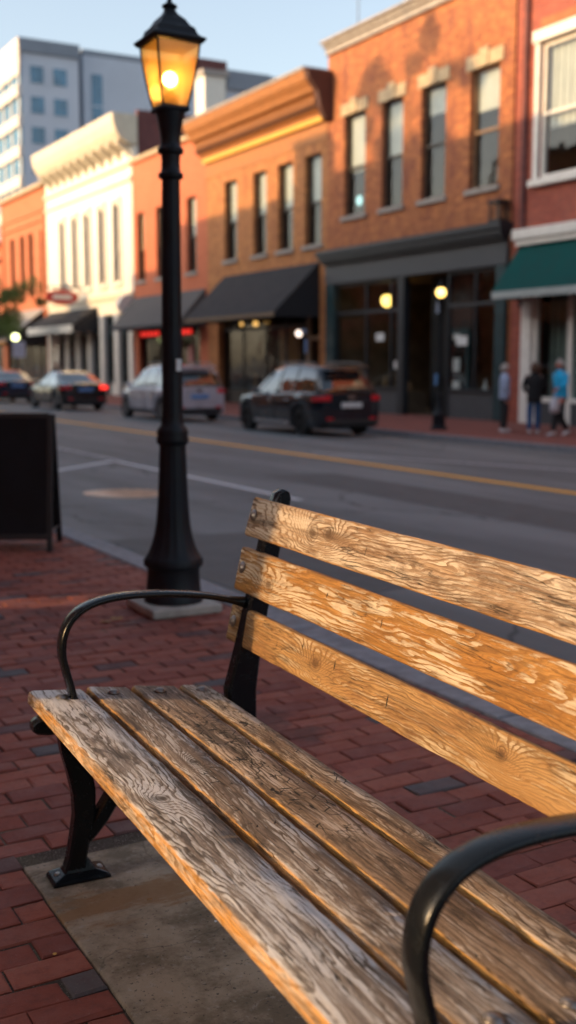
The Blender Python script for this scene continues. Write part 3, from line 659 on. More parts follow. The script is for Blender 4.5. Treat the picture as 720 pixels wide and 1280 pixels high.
# concrete under the slab hides in the pavers; a few dead leaves by the slab
def leaf(x, y, s, mat, label, a=0, z=.004):
    m = MB(); pts = []
    for i in range(9):
        t = i/8; wdt = math.sin(PI*t)**.8*.36
        pts.append((t-.5, wdt, .06*math.sin(t*5)+.12*wdt)); 
    vs = [(p_[0]*s, p_[1]*s, z + abs(p_[2])*s) for p_ in pts] + [(p_[0]*s, -p_[1]*s, z + abs(p_[2])*s*.6) for p_ in pts] + [(p_[0]*s, 0, z+.0) for p_ in pts]
    fs = []
    for i in range(8): fs += [(18+i, 19+i, 1+i, i), (18+i, 9+i, 10+i, 19+i)]
    m.add(vs, fs); o = m.build('fallen_leaf', mat, smooth=True); o.location = (x, y, 0); o.rotation_euler = (0, 0, a); return tag(o, label, 'leaf', 'bits of fallen leaf on the paving')
leaf(1.90, 5.13, .075, M['dry_leaf'], 'curled brown leaf lying on the bricks left of the lamp base slab', .4)
leaf(1.83, 5.10, .06, M['dry_leaf'], 'smaller brown leaf beside the curled one on the bricks', 2.1)
leaf(1.13, 2.72, .014, M['dry_leaf_y'], 'tiny yellow leaf bit on the brick joint just behind the concrete pad', .4)
leaf(1.09, 2.06, .012, M['dry_leaf_y'], 'tiny yellow leaf bit on the concrete pad close to the front slat', 1.2)
leaf(1.02, 2.16, .010, M['paper'], 'tiny pale crumb on the concrete pad in front of the seat', 1.2)
leaf(.93, 2.33, .016, M['dry_leaf'], 'small dark brown leaf bit on the pad beside the front iron foot', .3)

for (lx, ly, ls_, mt, lab) in ((1.52,3.55,.03,'dry_leaf','brown leaf on the bricks behind the bench, nearest the seat'),(.35,3.1,.022,'dry_leaf_y','small yellow leaf on the bricks left of the bench end'),
        (.58,4.35,.035,'dry_leaf','brown leaf on the bricks between the bench and the sandwich board'),(1.25,6.4,.04,'dry_leaf_y','yellow leaf on the bricks farthest from the bench'),(2.46,4.4,.04,'dry_leaf','brown leaf caught along the kerb behind the bench'),(.66,2.2,.012,'dry_leaf_y','tiny yellow fleck in the joint at the left rim of the concrete pad')):
    leaf(lx, ly, ls_, M[mt], lab, lx*7)

# ------------------------------------------------------------------ sandwich board
sb = empty('sandwich_board', (2.0, 7.62, 0), rad(-26), 'plain black sandwich board standing on the bricks at the left edge', 'sandwich board')
def panel(sgn):
    m = MB(); ax = [(1,0,0), (0, sgn*.20, 1), (0, 1, -sgn*.20)]
    c = (0, -sgn*.13, .50); m.obox(c, ax, (.36, .41, .010)); return m
def bframe(sgn):
    m = MB(); d = Vector((0, sgn*.2, 1)).normalized()
    def pt(x, t): return Vector((x, -sgn*.13, .5)) + d*t
    for x in (-.36, .36): m.obox(pt(x, -.045), [(1,0,0), d, (0,1,-sgn*.2)], (.018, .465, .016))
    for t in (-.41, .41): m.obox(pt(0, t), [(1,0,0), d, (0,1,-sgn*.2)], (.343, .018, .014))
    return m
for sgn in (1, -1):
    fr = bframe(sgn).build('frame', M['black'], sb, bevel=.003); panel(sgn).build('chalk_panel', M['board_black'], fr)
MB().box(-.34, .34, -.022, .022, .905, .922).build('hinge_bar', M['black'], sb)
MB().tube([(-.36,-.2,.12),(-.36,.2,.12)], .006, 6).tube([(.36,-.2,.12),(.36,.2,.12)], .006, 6).build('brace', M['bolt'], sb)

# ------------------------------------------------------------------ buildings of the far side
FX = 21.3
def wall(mb, y0, y1, z0, z1, holes, th=.35, x=0.0):
    """wall in the YZ plane (outer face at x) with rectangular openings"""
    ys = sorted({y0, y1, *[h[0] for h in holes], *[h[1] for h in holes]}); zs = sorted({z0, z1, *[h[2] for h in holes], *[h[3] for h in holes]})
    ny, nz = len(ys)-1, len(zs)-1
    def solid(i, j):
        if not (0 <= i < ny and 0 <= j < nz): return False
        cy, cz = (ys[i]+ys[i+1])/2, (zs[j]+zs[j+1])/2
        return not any(h[0] < cy < h[1] and h[2] < cz < h[3] for h in holes)
    for i in range(ny):
        for j in range(nz):
            if not solid(i, j): continue
            a, b, c, d = ys[i], ys[i+1], zs[j], zs[j+1]
            mb.quad((x,a,c),(x,b,c),(x,b,d),(x,a,d)); mb.quad((x+th,a,c),(x+th,a,d),(x+th,b,d),(x+th,b,c))
            if not solid(i-1,j): mb.quad((x,a,c),(x,a,d),(x+th,a,d),(x+th,a,c))
            if not solid(i+1,j): mb.quad((x,b,c),(x+th,b,c),(x+th,b,d),(x,b,d))
            if not solid(i,j-1): mb.quad((x,a,c),(x+th,a,c),(x+th,b,c),(x,b,c))
            if not solid(i,j+1): mb.quad((x,a,d),(x,b,d),(x+th,b,d),(x+th,a,d))
def room(par, y0, y1, z0, z1, mat, depth=5, x=.352):
    """inside of the shop or upper floor: back, side, floor and ceiling faces"""
    m = MB(); X0, X1 = x, x+depth
    m.quad((X1,y0,z0),(X1,y1,z0),(X1,y1,z1),(X1,y0,z1)); m.quad((X0,y0,z0),(X1,y0,z0),(X1,y0,z1),(X0,y0,z1)); m.quad((X0,y1,z0),(X1,y1,z0),(X1,y1,z1),(X0,y1,z1))
    m.quad((X0,y0,z0),(X1,y0,z0),(X1,y1,z0),(X0,y1,z0)); m.quad((X0,y0,z1),(X1,y0,z1),(X1,y1,z1),(X0,y1,z1))
    return m.build('interior', mat, par, fix=False)
def shell(par, name, wdt, h, mat, depth=16, roof=True):
    """side and back walls plus the roof deck"""
    m = MB(); m.box(.36, depth, .01, .26, 0, h-.01); m.box(.36, depth, wdt-.26, wdt-.01, 0, h-.01); m.box(depth-.25, depth, .27, wdt-.27, 0, h-.01)
    o = m.build(name, mat, par)
    r = MB().box(.36, depth-.26, .27, wdt-.27, h-1.0, h-.8).build('roof', M['roof_grey'], par)
    return o
def sash(par, y0, y1, z0, z1, fm, gm, blind=0, x=.16, fw=.07, sill=None, lintel=None, lab=None, mull=0, blindm='blind'):
    """double-hung window set in its reveal; sill, lintel, panes and blind are its pieces"""
    m = MB(); zc = z0 + (z1-z0)*.48
    for (a,b,c,d) in ((y0,y0+fw,z0,z1),(y1-fw,y1,z0,z1),(y0+fw,y1-fw,z0,z0+fw),(y0+fw,y1-fw,z1-fw,z1)): m.box(x, x+.1, a, b, c, d)
    m.box(x-.01, x+.08, y0+fw, y1-fw, zc-.04, zc+.04)
    for k in range(mull):
        yc = y0 + (y1-y0)*(k+1)/(mull+1); m.box(x+.005, x+.07, yc-.02, yc+.02, z0+fw, z1-fw)
    f = m.build('window', fm, par)
    MB().box(x+.03, x+.036, y0+fw, y1-fw, zc+.04, z1-fw).build('pane', gm, f)
    MB().box(x+.055, x+.061, y0+fw, y1-fw, z0+fw, zc-.04).build('pane', gm, f)
    if blind: MB().box(x+.12, x+.13, y0+fw*.5, y1-fw*.5, z1-(z1-z0)*blind, z1-fw*.5).build('blind', M[blindm], f)
    if sill: MB().box(-.10, .15, y0-.12, y1+.12, z0-.16, z0-.004).build('sill', sill, f, bevel=.01)
    if lintel:
        l = MB().box(-.05, .12, y0-.18, y1+.18, z1+.004, z1+.40)
        yc = (y0+y1)/2; l.prism([(yc-.16, z1+.004), (yc+.16, z1+.004), (yc+.22, z1+.52), (yc-.22, z1+.52)], -.09, -.052, 'x'); l.build('lintel', lintel, f, bevel=.01)
    return f
def Y(px, x=FX):   # which point of a facade line a sight line of the survey meets (used while laying out the street)
    u = (px-360)/1400; s_, c_ = math.sin(TH), math.cos(TH); return x*(c_-u*s_)/(c_*u+s_)

# --- B1: tall orange brick building with the charcoal shopfront
y0 = 25.15; W = 10.05; H1 = 12.72
b1 = empty('brick_building', (FX, y0, ZF), 0, 'tall orange brick building with four sash windows over a charcoal shopfront', 'building')
wy = [(26.5, .66), (28.95, .62), (31.18, .60), (33.44, .66)]
holes = [(c-w2-y0, c+w2-y0, 6.74, 10.12) for c, w2 in wy] + [(.18, W-.25, 0, 4.75)]
m = MB(); wall(m, 0, W, 0, H1, holes); m.build('facade', M['brick_orange'], b1)
MB().box(-.06, 0, .0, .42, 4.9, H1-.3).build('pilaster', M['brick_orange'], b1)
shell(b1, 'side_wall', W, H1, M['brick_orange'])
MB().box(-.34, .4, -.04, W+.04, H1, H1+.10).box(-.22, .38, -.02, W+.02, H1-.14, H1-.001).box(-.12,.0,0,W,H1-.36,H1-.142).build('parapet_cap', M['stone_grey'], b1, bevel=.015)
for k, (c, w2) in enumerate(wy):
    sash(b1, c-w2-y0, c+w2-y0, 6.74, 10.12, M['win_frame_brown' if k == 0 else 'win_frame'], M['glass'], [.34, .24, .50, .56][k], sill=M['stone_grey'], lintel=M['limestone'])
room(b1, .3, W-.3, 5.6, 11.0, M['room'], 5)
MB().lathe([(.16,0),(.16,.012)], (0,0,0), 20).build('lit_disc', M['mint'], b1).matrix_local = Matrix.Translation((.24, 33.5-y0, 7.25)) @ Matrix.Rotation(rad(90), 4, 'Y')
# shopfront, all in front of the brick opening
F1 = MB(); zb = 4.75
F1.box(-.50, .0, -.05, W+.05, 5.42, 5.62).box(-.42, .0, 0, W, 5.26, 5.418).box(-.30, .0, .05, W-.05, 5.14, 5.258)
F1.build('shop_cornice', M['dark_front'], b1, bevel=.02)
MB().box(-.14, .0, .06, W-.06, 4.46, 5.138).build('fascia', M['frieze'], b1)
for pa_, pb_ in ((.1,.55),(W-.62,W-.06)): MB().box(-.12, .1, pa_, pb_, 0, 4.455).build('shop_pilaster', M['teal_front'], b1, bevel=.02)
SF = M['dark_front']
def shop_bay(par, ya, yb, muls, zt=4.455, zbulk=.85, ztr=3.42, mat=None, x=0.0, gl='shop_glass', bulk=True, bm_=None):
    mat = mat or SF; m = MB(); fw = .07
    m.box(x, x+.12, ya, ya+fw, 0, zt); m.box(x, x+.12, yb-fw, yb, 0, zt); m.box(x+.002, x+.118, ya+fw, yb-fw, zt-.1, zt); m.box(x-.01, x+.13, ya+fw, yb-fw, ztr-.06, ztr+.06); m.box(x-.03, x+.16, ya+fw, yb-fw, zbulk-.05, zbulk+.05)
    for y_ in muls: m.box(x+.005, x+.11, y_-.035, y_+.035, zbulk+.05, zt-.1)
    f = m.build('shop_window', mat, par)
    if bulk: MB().box(x+.04, x+.12, ya+fw, yb-fw, 0.0, zbulk-.05).build('bulkhead', bm_ or M['frieze'], f)
    MB().box(x+.05, x+.056, ya+fw, yb-fw, zbulk+.05, ztr-.06).build('pane', M[gl], f); MB().box(x+.05, x+.056, ya+fw, yb-fw, ztr+.06, zt-.1).build('pane', M[gl], f)
    return f
a = Y(505)-y0; b = Y(555)-y0
shop_bay(b1, a+.35, W-.62, [Y(456)-y0, Y(484)-y0-.12])
shop_bay(b1, .55, b-.05, [Y(590)-y0])
MB().box(-.1, .14, a-.02, a+.34, 0, 4.455).build('shop_post', SF, b1, bevel=.01)
dr = MB(); dr.box(1.0, 1.06, b, a-.04, 0, 4.45).build('recess_screen', M['black'], b1)
d = MB(); dy0, dy1 = b+.02, b+1.15; d.box(.90,.98,dy0,dy0+.13,.02,2.75); d.box(.90,.98,dy1-.13,dy1,.02,2.75); d.box(.90,.98,dy0+.13,dy1-.13,.02,.55); d.box(.90,.98,dy0+.13,dy1-.13,2.6,2.75)
do = d.build('door', M['teal_door'], b1, bevel=.01); MB().box(.93,.94,dy0+.13,dy1-.13,.55,2.6).build('pane', M['glass'], do)
MB().tube([(.86,dy1-.2,1.0),(.84,dy1-.2,1.05),(.84,dy1-.2,1.35),(.86,dy1-.2,1.4)], .014, 6).build('handle', M['chrome'], do)
for (yy, zz, w_, h_, mt) in ((Y(473)-y0,2.55,.48,.26,'paper'),(Y(495)-y0,1.62,.4,.26,'paper'),(Y(574)-y0,2.35,.52,.28,'paper')):
    MB().box(.02, .03, yy-w_/2, yy+w_/2, zz-h_/2, zz+h_/2).build('notice', M[mt], b1)
for (yy, zz, w_, h_, mt) in ((.5,2.5,.35,.2,'paper'),(.5,1.62,.32,.42,'paper'),(.5,.95,.36,.32,'paper'),(1.5,1.15,.28,.36,'paper_blue'),(1.45,3.5,.3,.42,'jacket_blue')):
    MB().box(.885, .895, b+yy-w_/2+.1, b+yy+w_/2+.1, zz-h_/2, zz+h_/2).build('notice', M[mt], b1)
room(b1, .3, W-.3, .02, 4.5, M['room_warm'], 6)
# display goods inside the shop windows
def goods(par, ya, yb, seed, x0=.6, base=.8):
    r = random.Random(seed); m = MB(); m.box(x0-.1, x0+.7, ya, yb, 0.03, base-.1); m.build('display_plinth', M['room_warm'], par)
    y_ = ya+.2; k = 0
    while y_ < yb-.2:
        h = r.uniform(.25,.7); mm = MB(); rr = r.uniform(.07,.14)
        mm.lathe([(rr*.6,0),(rr,.1*h),(rr*1.05,.4*h),(rr*.5,.7*h),(rr*.35,.85*h),(rr*.45,h)], (x0+r.uniform(0,.4), y_, base-.1), 12)
        mm.build('display_item', M[r.choice(['paper','bag','limestone','curtain','hair_tan','jacket_blue'])], par, smooth=True); y_ += r.uniform(.35,.8); k += 1
goods(b1, a+.6, W-1.2, 3); goods(b1, .8, b-.5, 4)
# lamps in the shop and the lantern on the cornice
def pendant(x, y, z, drop, mat, label, r=.16, group=None):
    e = empty('pendant_lamp', (x, y, z), 0, label, 'pendant lamp', group)
    MB().tube([(0,0,r*.8),(0,0,drop)], .012, 6).lathe([(.05,drop-.03),(.05,drop)], (0,0,0), 10).build('cord', M['black'], e)
    MB().lathe([(r*.35,r*.72),(r*.5,r*.78),(r*.3,r*1.1),(.03,r*1.35)], (0,0,0), 16).build('cap', M['black'], e)
    MB().ball((0,0,0), r, 18, 10).build('globe', mat, e, smooth=True)
    return e
pendant(FX+.9, Y(482, FX+.9), 3.42, .6, M['globe'], 'lit yellow globe lamp hanging in the left bay of the charcoal shopfront', .21)
pendant(FX+2.6, Y(454, FX+2.6), 3.45, .6, M['globe_dim'], 'dimmer small orange globe lamp deeper inside the charcoal shop', .16)
wl = empty('wall_lantern', (FX-.3, Y(626)-.02, ZF+5.62), 0, 'black box lantern standing on the right end of the charcoal cornice', 'wall lantern')
m = MB()
for sx in (-1,1):
    for sy in (-1,1): m.box(sx*.15-.02, sx*.15+.02, sy*.2-.02, sy*.2+.02, .001, .52)
m.box(-.2,.2,-.25,.25,.52,.6); m.box(-.18,.18,-.23,.23,.001,.07); m.build('lantern_frame', M['black'], wl)
MB().box(-.13,.13,-.18,.18,.09,.5).build('pane', M['glass'], wl); MB().lathe([(.05,0),(.06,.15),(.03,.3)], (0,0,.1), 10).build('lamp_holder', M['win_frame_brown'], wl)

# --- B0: red brick building at the right with the white window and green awning
y0 = 12.0; W = 25.13-y0; H0 = 14.5
b0 = empty('brick_building', (FX, y0, ZF), 0, 'dark red brick building with white framed window above the green awning', 'building')
wins = [(24.12-1.75-y0, 24.12-y0, 6.62, 10.2), (18.6-.9-y0, 18.6+.9-y0, 6.62, 10.2), (14.8-.9-y0, 14.8+.9-y0, 6.62, 10.2)]
m = MB(); wall(m, 0, W, 0, H0, wins + [(.5, W-.95, 0, 4.6)]); m.build('facade', M['brick_red'], b0)
shell(b0, 'side_wall', W, H0, M['brick_red'])
MB().box(-.3,.4,-.0,W,H0,H0+.15).build('parapet_cap', M['stone_grey'], b0)
for k, (a_, b_, c_, d_) in enumerate(wins):
    f = sash(b0, a_, b_, c_, d_, M['white_trim'], M['glass'], 0, fw=.12, x=.06)
    t = MB(); t.box(-.1,.055,a_-.16,a_-.004,c_,d_); t.box(-.1,.055,b_+.004,b_+.16,c_,d_); t.box(-.16,.05,a_-.22,b_+.22,d_+.002,d_+.3); t.box(-.2,.05,a_-.24,b_+.24,c_-.18,c_-.003)
    t.build('window_trim', M['white_trim'], f, bevel=.012)
    c = MB(); n = 12
    for i in range(n):
        yy = a_+.1+(b_-a_-.2)*i/n; c.box(.24+.03*(i%2), .25+.03*(i%2), yy, yy+(b_-a_-.2)/n+.002, c_+1.35, d_-.1)
    c.build('curtain', M['blind'], f)
    MB().box(-.015,-.002,a_-.05,b_+.05,d_+.32,d_+.62).build('brick_arch', M['red_sign'] if 0 else M['brick_rust'], f)
room(b0, .3, W-.3, 5.8, 11.0, M['room'], 5)
MB().box(-.12,-.005,W-.55,W-.38,3.2,H0-.2).build('downpipe', M['brick_dark'], b0, bevel=.03)
MB().box(-.30,-.0,.2,W-.30,5.06,5.34).box(-.22,-.0,.25,W-.36,4.90,5.058).build('shop_cornice', M['white_trim'], b0, bevel=.02)
MB().box(-.10,.1,W-.95,W-.55,0,4.898).build('shop_pilaster', M['white_trim'], b0, bevel=.015)
yy = W-.95
m = MB(); m.box(.0,.12,yy-.16,yy,0,4.6); m.box(.0,.12,yy-1.55,yy-1.37,.0,4.6); m.box(0,.12,.5,.66,0,4.6); m.box(.002,.118,.66,yy-1.55,.6,.72); m.box(.002,.118,.66,yy-1.55,4.4,4.6); m.box(.002,.118,yy-1.37,yy-.16,4.4,4.6); m.box(.002,.118,yy-1.37,yy-.16,.6,.74)
for q in (4.0, 7.6): m.box(0,.12,q,q+.14,.72,4.4)
f = m.build('shop_window', M['white_trim'], b0, bevel=.01)
MB().box(.06,.066,.66,yy-1.55,.72,4.4).build('pane', M['shop_glass'], f); MB().box(.06,.066,yy-1.37,yy-.16,.74,4.4).build('pane', M['shop_glass'], f)
MB().box(.03,.11,.66,yy-1.55,0,.598).box(.03,.11,yy-1.37,yy-.16,0,.598).build('bulkhead', M['frieze'], f)
c = MB()
for i in range(10): c.box(.45+.05*(i%2), .46+.05*(i%2), yy-1.35+i*.12, yy-1.35+i*.12+.122, .1, 4.3)
c.build('curtain', simple('sage_curtain', (.2,.25,.23), .8, 0, .12, 4), b0)
room(b0, .3, W-.3, .02, 4.6, M['room'], 5)
MB().box(.5,1.3,yy-4.2,yy-1.7,.03,.95).build('display_counter', M['white_trim'], b0); goods(b0, yy-6.5, yy-1.8, 9, .7, 1.05)

def awning(name, yA, yB, zt, zb, proj, mat, label, trim=None, val=.16, cat='awning', side=True, group=None, sidemat=None, ztf=None):
    e = empty(name, (FX, yA, ZF), 0, label, cat, group); w_ = yB-yA; t = .02
    m = MB(); n = 24; rings = []
    for i in range(n+1):
        yy = w_*i/n; sag = -.012*abs(math.sin(PI*i/n*6)); fy = proj
        rings.append([(-.012, yy, zt), (-.012-proj*.5, yy, (zt+zb)/2 + sag), (-proj, yy, zb), (-proj+t, yy, zb-.012), (-.012-proj*.5, yy, (zt+zb)/2 + sag - .03), (-.012, yy, zt-.03)])
    m.loft(rings); m.build('canopy', mat, e, smooth=True, ang=30)
    if side:
        for s in (0, 1):
            yy = w_-.015 if s else 0.0
            MB().prism([(-.02, zt-.035), (-proj+.03, zb-.03), (-proj+.03, zb-val), (-.02, zb-val)], yy+.001, yy+.013, 'y').build('side_panel', sidemat or mat, e)
    MB().box(-proj-.012, -proj+.008, .0, w_, zb-val, zb-.004).build('valance', trim or mat, e)
    MB().tube([(-proj+.05,.05,zb-.05),(-proj+.05,w_-.05,zb-.05)], .02, 6).tube([(-.03,.08,zb-.05),(-proj+.05,.08,zb-.05)], .016, 6).tube([(-.03,w_-.08,zb-.05),(-proj+.05,w_-.08,zb-.05)], .016, 6).build('frame', M['bolt'], e)
    return e
awning('green_awning', 13.2, 24.7, 5.0, 3.62, 1.05, M['awning_green'], 'dark green canvas awning with pale lower edge over the right shop', M['awning_trim'], .2)

# --- B2: yellow brick building with the heavy bracketed cornice
y0 = 35.2; W = 10.1; H2 = 11.4
b2 = empty('brick_building', (FX, y0, ZF), 0, 'golden yellow brick building with a deep dentilled cornice and black awning', 'building')
w2s = [(36.24,.6),(38.32,.58),(40.42,.56),(43.02,.58)]
holes = [(c-w-y0, c+w-y0, 5.98, 9.2) for c, w in w2s] + [(.55, W-1.0, 0, 4.4)]
m = MB(); wall(m, 0, W, 0, H2, holes); m.build('facade', M['brick_yellow'], b2); shell(b2, 'side_wall', W, H2+.1, M['brick_dark'])
for k, (c, w) in enumerate(w2s):
    sash(b2, c-w-y0, c+w-y0, 5.98, 9.2, M['win_frame'], M['glass'], [.5,.55,.52,.5][k], sill=M['stone_grey'], x=.18)
room(b2, .3, W-.3, 5.4, 10.4, M['room'], 5)
c = MB(); ext = .1
c.box(-.03,0,0,W,9.55,10.19)                           # frieze
co_ = c.build('frieze', M['cornice_orange'], b2)
MB().box(-.2,-.0,-.02,W+.02,10.2,10.36).build('yellow_string_course', M['yellow_band'], b2)
prof = [(0,10.362),(-.14,10.362),(-.18,10.5),(-.36,10.62),(-.40,10.95),(-.50,11.05),(-.66,11.12),(-.74,11.28),(-.94,11.5),(-1.02,11.74),(-1.02,11.8),(.3,11.8),(.3,11.42),(0,11.41)]
MB().prism(prof, -.05, W+.3, 'y').build('cornice', M['cornice_orange'], b2, bevel=.01)
MB().box(-1.08,.34,-.1,W+.35,11.802,11.9).build('cornice_cap', M['stone_grey'], b2)
m = MB(); k = 0; yy = .1
dent = None
while yy < W+.1:
    if dent is None: dent = MB().box(-.56,-.43,0,.15,10.70,10.94).build('dentil', M['cornice_orange'], b2); MB().box(-.43,-.2,-.04,W+.29,10.64,10.98).build('dentil_shade_strip', M['cornice_brown'], b2); dn = dent  # dark strip paints in the shade between the dentils
    else: dn = dent.copy(); COL.objects.link(dn)
    dn.location.y = yy; yy += .3
MB().prism([(x_*1.02-.0, z_) for x_, z_ in [(-.0,10.1),(-.3,10.2),(-.5,10.6),(-.62,11.1),(-.95,11.5),(-1.04,11.79),(0,11.79)]], -.35, -.052, 'y').build('end_bracket', M['cornice_brown'], b2, bevel=.02)
shopm = M['black']
shop_bay(b2, 1.9, W-1.0, [3.6, 5.2, 7.2], zt=4.38, zbulk=.5, ztr=3.1, mat=shopm, x=.25, bm_=M['black'])
dd = MB(); dd.box(.25,.36,.57,.72,0,4.38); dd.box(.25,.36,1.72,1.88,0,4.38); dd.box(.252,.358,.72,1.72,2.55,2.7); dd.box(.252,.358,.72,1.72,.02,.4)
do = dd.build('door', M['win_frame_brown'], b2); MB().box(.29,.296,.72,1.72,.4,2.55).build('pane', M['glass'], do)
room(b2, .6, W-1.05, .02, 4.38, M['room'], 5, .37)
m = MB()
for i in range(16): m.box(.9+.06*(i%2), .92+.06*(i%2), Y(348)-y0+i*.09, Y(348)-y0+i*.09+.092, .4, 3.2)
m.build('curtain', M['curtain'], b2)
m = MB(); m.box(1.2,1.25,Y(322)-y0-.3,Y(322)-y0+.3,.3,3.1); m.build('lit_panel', M['limestone'], b2)
goods(b2, 3.0, 8.2, 12, .8, .6)
awning('black_awning', 35.75, 43.6, 5.33, 3.50, 1.9, M['awning_black'], 'big black canvas awning with tan lower edge on the golden brick building', M['awning_tan'], .15)
for px, z, mt, lab in ((303,3.0,'globe_dim','leftmost faint bulb hanging under the big black awning'),(320,2.98,'globe_dim','middle brighter orange bulb hanging under the big black awning'),(334,3.0,'globe_dim','right of the three small bulbs hanging under the black awning')):
    pendant(FX+.1+.7, Y(px, FX+.8), z-.05, .4, M[mt], lab, .085 if px != 320 else .11, 'small bulbs under the black awning')
# blue bell sign with two globes by the kerb-side of the awning
bs = empty('bell_sign', (FX-.45, Y(382, FX-.45), ZF+2.05), 0, 'blue bell shaped sign hanging below two globe lights by the brown door', 'sign')
MB().prism([(-.30,0),(.30,0),(.31,.08),(.22,.13),(.17,.35),(.12,.5),(-.12,.5),(-.17,.35),(-.22,.13),(-.31,.08)], -.03, .03, 'y').build('sign_board', M['blue_sign'], bs, bevel=.01)
for o_ in bs.children: o_.rotation_euler = (0,0,rad(62))
MB().tube([(0,0,.5),(0,0,.9)], .012, 6).tube([(.45,0,.9),(0,0,.9),(-.15,.0,.9)], .016, 6).build('bracket', M['black'], bs)
for k, (yy, mt) in enumerate(((.42,'globe_white'),(.06,'jacket_blue'))):
    MB().ball((-.05, yy, .72+.06*k), .12, 14, 8).build('globe', M[mt], bs, smooth=True)
MB().tube([(-.05,.42,.84),(-.05,.42,.9),(-.05,0,.9)], .01, 6).build('globe_arm', M['black'], bs)

# --- B3: salmon painted brick
y0 = 45.32; W = 54.05-y0; H3 = 11.5
b3 = empty('brick_building', (FX, y0, ZF), 0, 'salmon painted brick building with three narrow windows beside the cream building', 'building')
w3s = [(46.98,.52),(50.55,.52),(53.1-.06,.5)]
m = MB(); wall(m, 0, W, 0, H3, [(c-w-y0, c+w-y0, 5.75, 9.05) for c, w in w3s] + [(.9, W-.5, 0, 3.9)]); m.build('facade', M['brick_painted'], b3); shell(b3, 'side_wall', W, H3, M['brick_painted'])
MB().box(-.2,.45,0,W,H3,H3+.2).build('parapet_cap', M['limestone'], b3, bevel=.02)
for k, (c, w) in enumerate(w3s): sash(b3, c-w-y0, c+w-y0, 5.75, 9.05, M['win_frame_brown'] if k == 2 else M['win_frame'], M['glass'], .5, sill=M['stone_grey'], blindm='limestone' if k == 2 else 'blind')
room(b3, .3, W-.3, 5.3, 10.3, M['room'], 5); room(b3, .9, W-.5, .02, 3.9, M['room'], 5)
shop_bay(b3, .9, 3.4, [2.1], zt=3.9, zbulk=.6, ztr=3.0, mat=M['win_frame_brown'], x=.2, bm_=M['brick_painted'])
shop_bay(b3, 3.6, W-.5, [5.0,5.9,7.0], zt=3.9, zbulk=.5, ztr=3.0, mat=M['black'], x=.2, bm_=M['black'])
awning('grey_awning', 45.5, 53.95, 4.95, 3.42, 1.35, M['awning_grey'], 'plain dark grey awning on the salmon building above red neon', M['awning_black'], .12)
for (pa, pb, lab) in ((171,199,'left long red neon strip glowing under the grey awning'),(225,239,'right short red neon strip glowing under the grey awning')):
    e = empty('neon_sign', (FX+.1, (Y(pa)+Y(pb))/2, ZF+3.12), 0, lab, 'neon sign'); hw = abs(Y(pa)-Y(pb))/2; m = MB(); n = max(3, int(hw*2/.45))
    for i in range(n):
        yc = -hw + (i+.5)*2*hw/n; q = hw/n*.72
        m.tube([(0,yc-q,-.1),(0,yc-q*.4,.11),(0,yc,-.07),(0,yc+q*.4,.11),(0,yc+q,-.1)], .022, 6)
    m.build('neon_tube', M['neon'], e); MB().box(.03,.06,-hw,hw,-.17,.17).build('backing', M['black'], e)
MB().box(.17,.19,Y(235)-y0-.3,Y(235)-y0+.3,1.7,2.5).build('poster', simple('pink_poster', (.42,.2,.2), .8), b3)

# --- B4: cream building with the big bracketed cornice
y0 = 54.1; W = 68.35-y0; H4 = 12.5
b4 = empty('cream_building', (FX, y0, ZF), 0, 'cream painted building with a large bracketed cornice and tall thin windows', 'building')
cs = [56.25, 58.5, 60.85, 62.95, 65.2]
m = MB(); wall(m, 0, W, 0, H4, [(c-.40-y0, c+.40-y0, 5.95, 9.8) for c in cs] + [(.9, W-.9, 0, 4.25)]); m.build('facade', M['cream'], b4); shell(b4, 'side_wall', W, H4+1.7, M['brick_dark'])
for c in cs:
    f = sash(b4, c-.40-y0, c+.40-y0, 5.95, 9.8, M['win_frame_brown'], M['glass'], 0, x=.14, fw=.05)
    t = MB(); t.box(-.1,0,c-y0-.58,c-y0-.42,5.8,9.95); t.box(-.1,0,c-y0+.42,c-y0+.58,5.8,9.95); t.box(-.14,0,c-y0-.6,c-y0+.6,9.952,10.15); t.box(-.14,0,c-y0-.6,c-y0+.6,5.64,5.798); t.build('window_trim', M['cream'], f)
MB().box(-.12,0,-.0,W,10.75,10.95).box(-.10,0,0,W,5.0,5.3).box(-.16,-.0,0,W,11.5,11.72).build('string_course', M['cream_dark'], b4, bevel=.02)
prof = [(x_*.68 if x_ < 0 else x_, z_-.5) for x_, z_ in [(0,13.0),(-.35,13.02),(-.55,13.12),(-.95,13.25),(-1.1,13.4),(-1.25,13.55),(-1.45,13.95),(-1.5,14.3),(-1.5,14.42),(.3,14.42),(.3,12.95)]]
MB().prism(prof, -.12, W-.7, 'y').build('cornice', M['cream_dark'], b4, bevel=.02)
n = 11
for i in range(n):
    yc = .3 + (W-1.6)*i/(n-1); m = MB(); m.prism([(x_*.68, 11.95+(z_-11.95)*.58) for x_, z_ in [(0,11.95),(-.22,11.95),(-.35,12.3),(-.62,12.55),(-.98,12.85),(-1.05,13.0),(-1.05,13.22),(-.5,13.1),(0,12.95)]], yc-.17, yc+.17, 'y'); m.build('bracket', M['cream_dark'], b4, bevel=.02)
MB().prism([(0,4.9),(-.25,5.2),(-.65,5.0),(-.85,4.6),(-.62,4.2),(-.3,4.3),(-.22,3.6),(-.1,3.3),(0,3.3)], .02, .5, 'y').build('scroll_bracket', M['white_trim'], b4, bevel=.03)
for yy in (.02, 2.1, 4.3, 6.4, 8.4, 10.3, 12.2, W-.62): MB().box(-.12,.1,yy,yy+.55,0,4.25).build('shop_pilaster', M['white_trim'], b4)
for yy in (.57+.35, 2.66, 4.86, 6.96, 8.96, 10.86): shop_bay(b4, yy, yy+1.42 if yy > 1 else 2.08, [], zt=4.22, zbulk=.7, ztr=3.3, mat=M['teal_front'], x=.12, bm_=M['white_trim'])
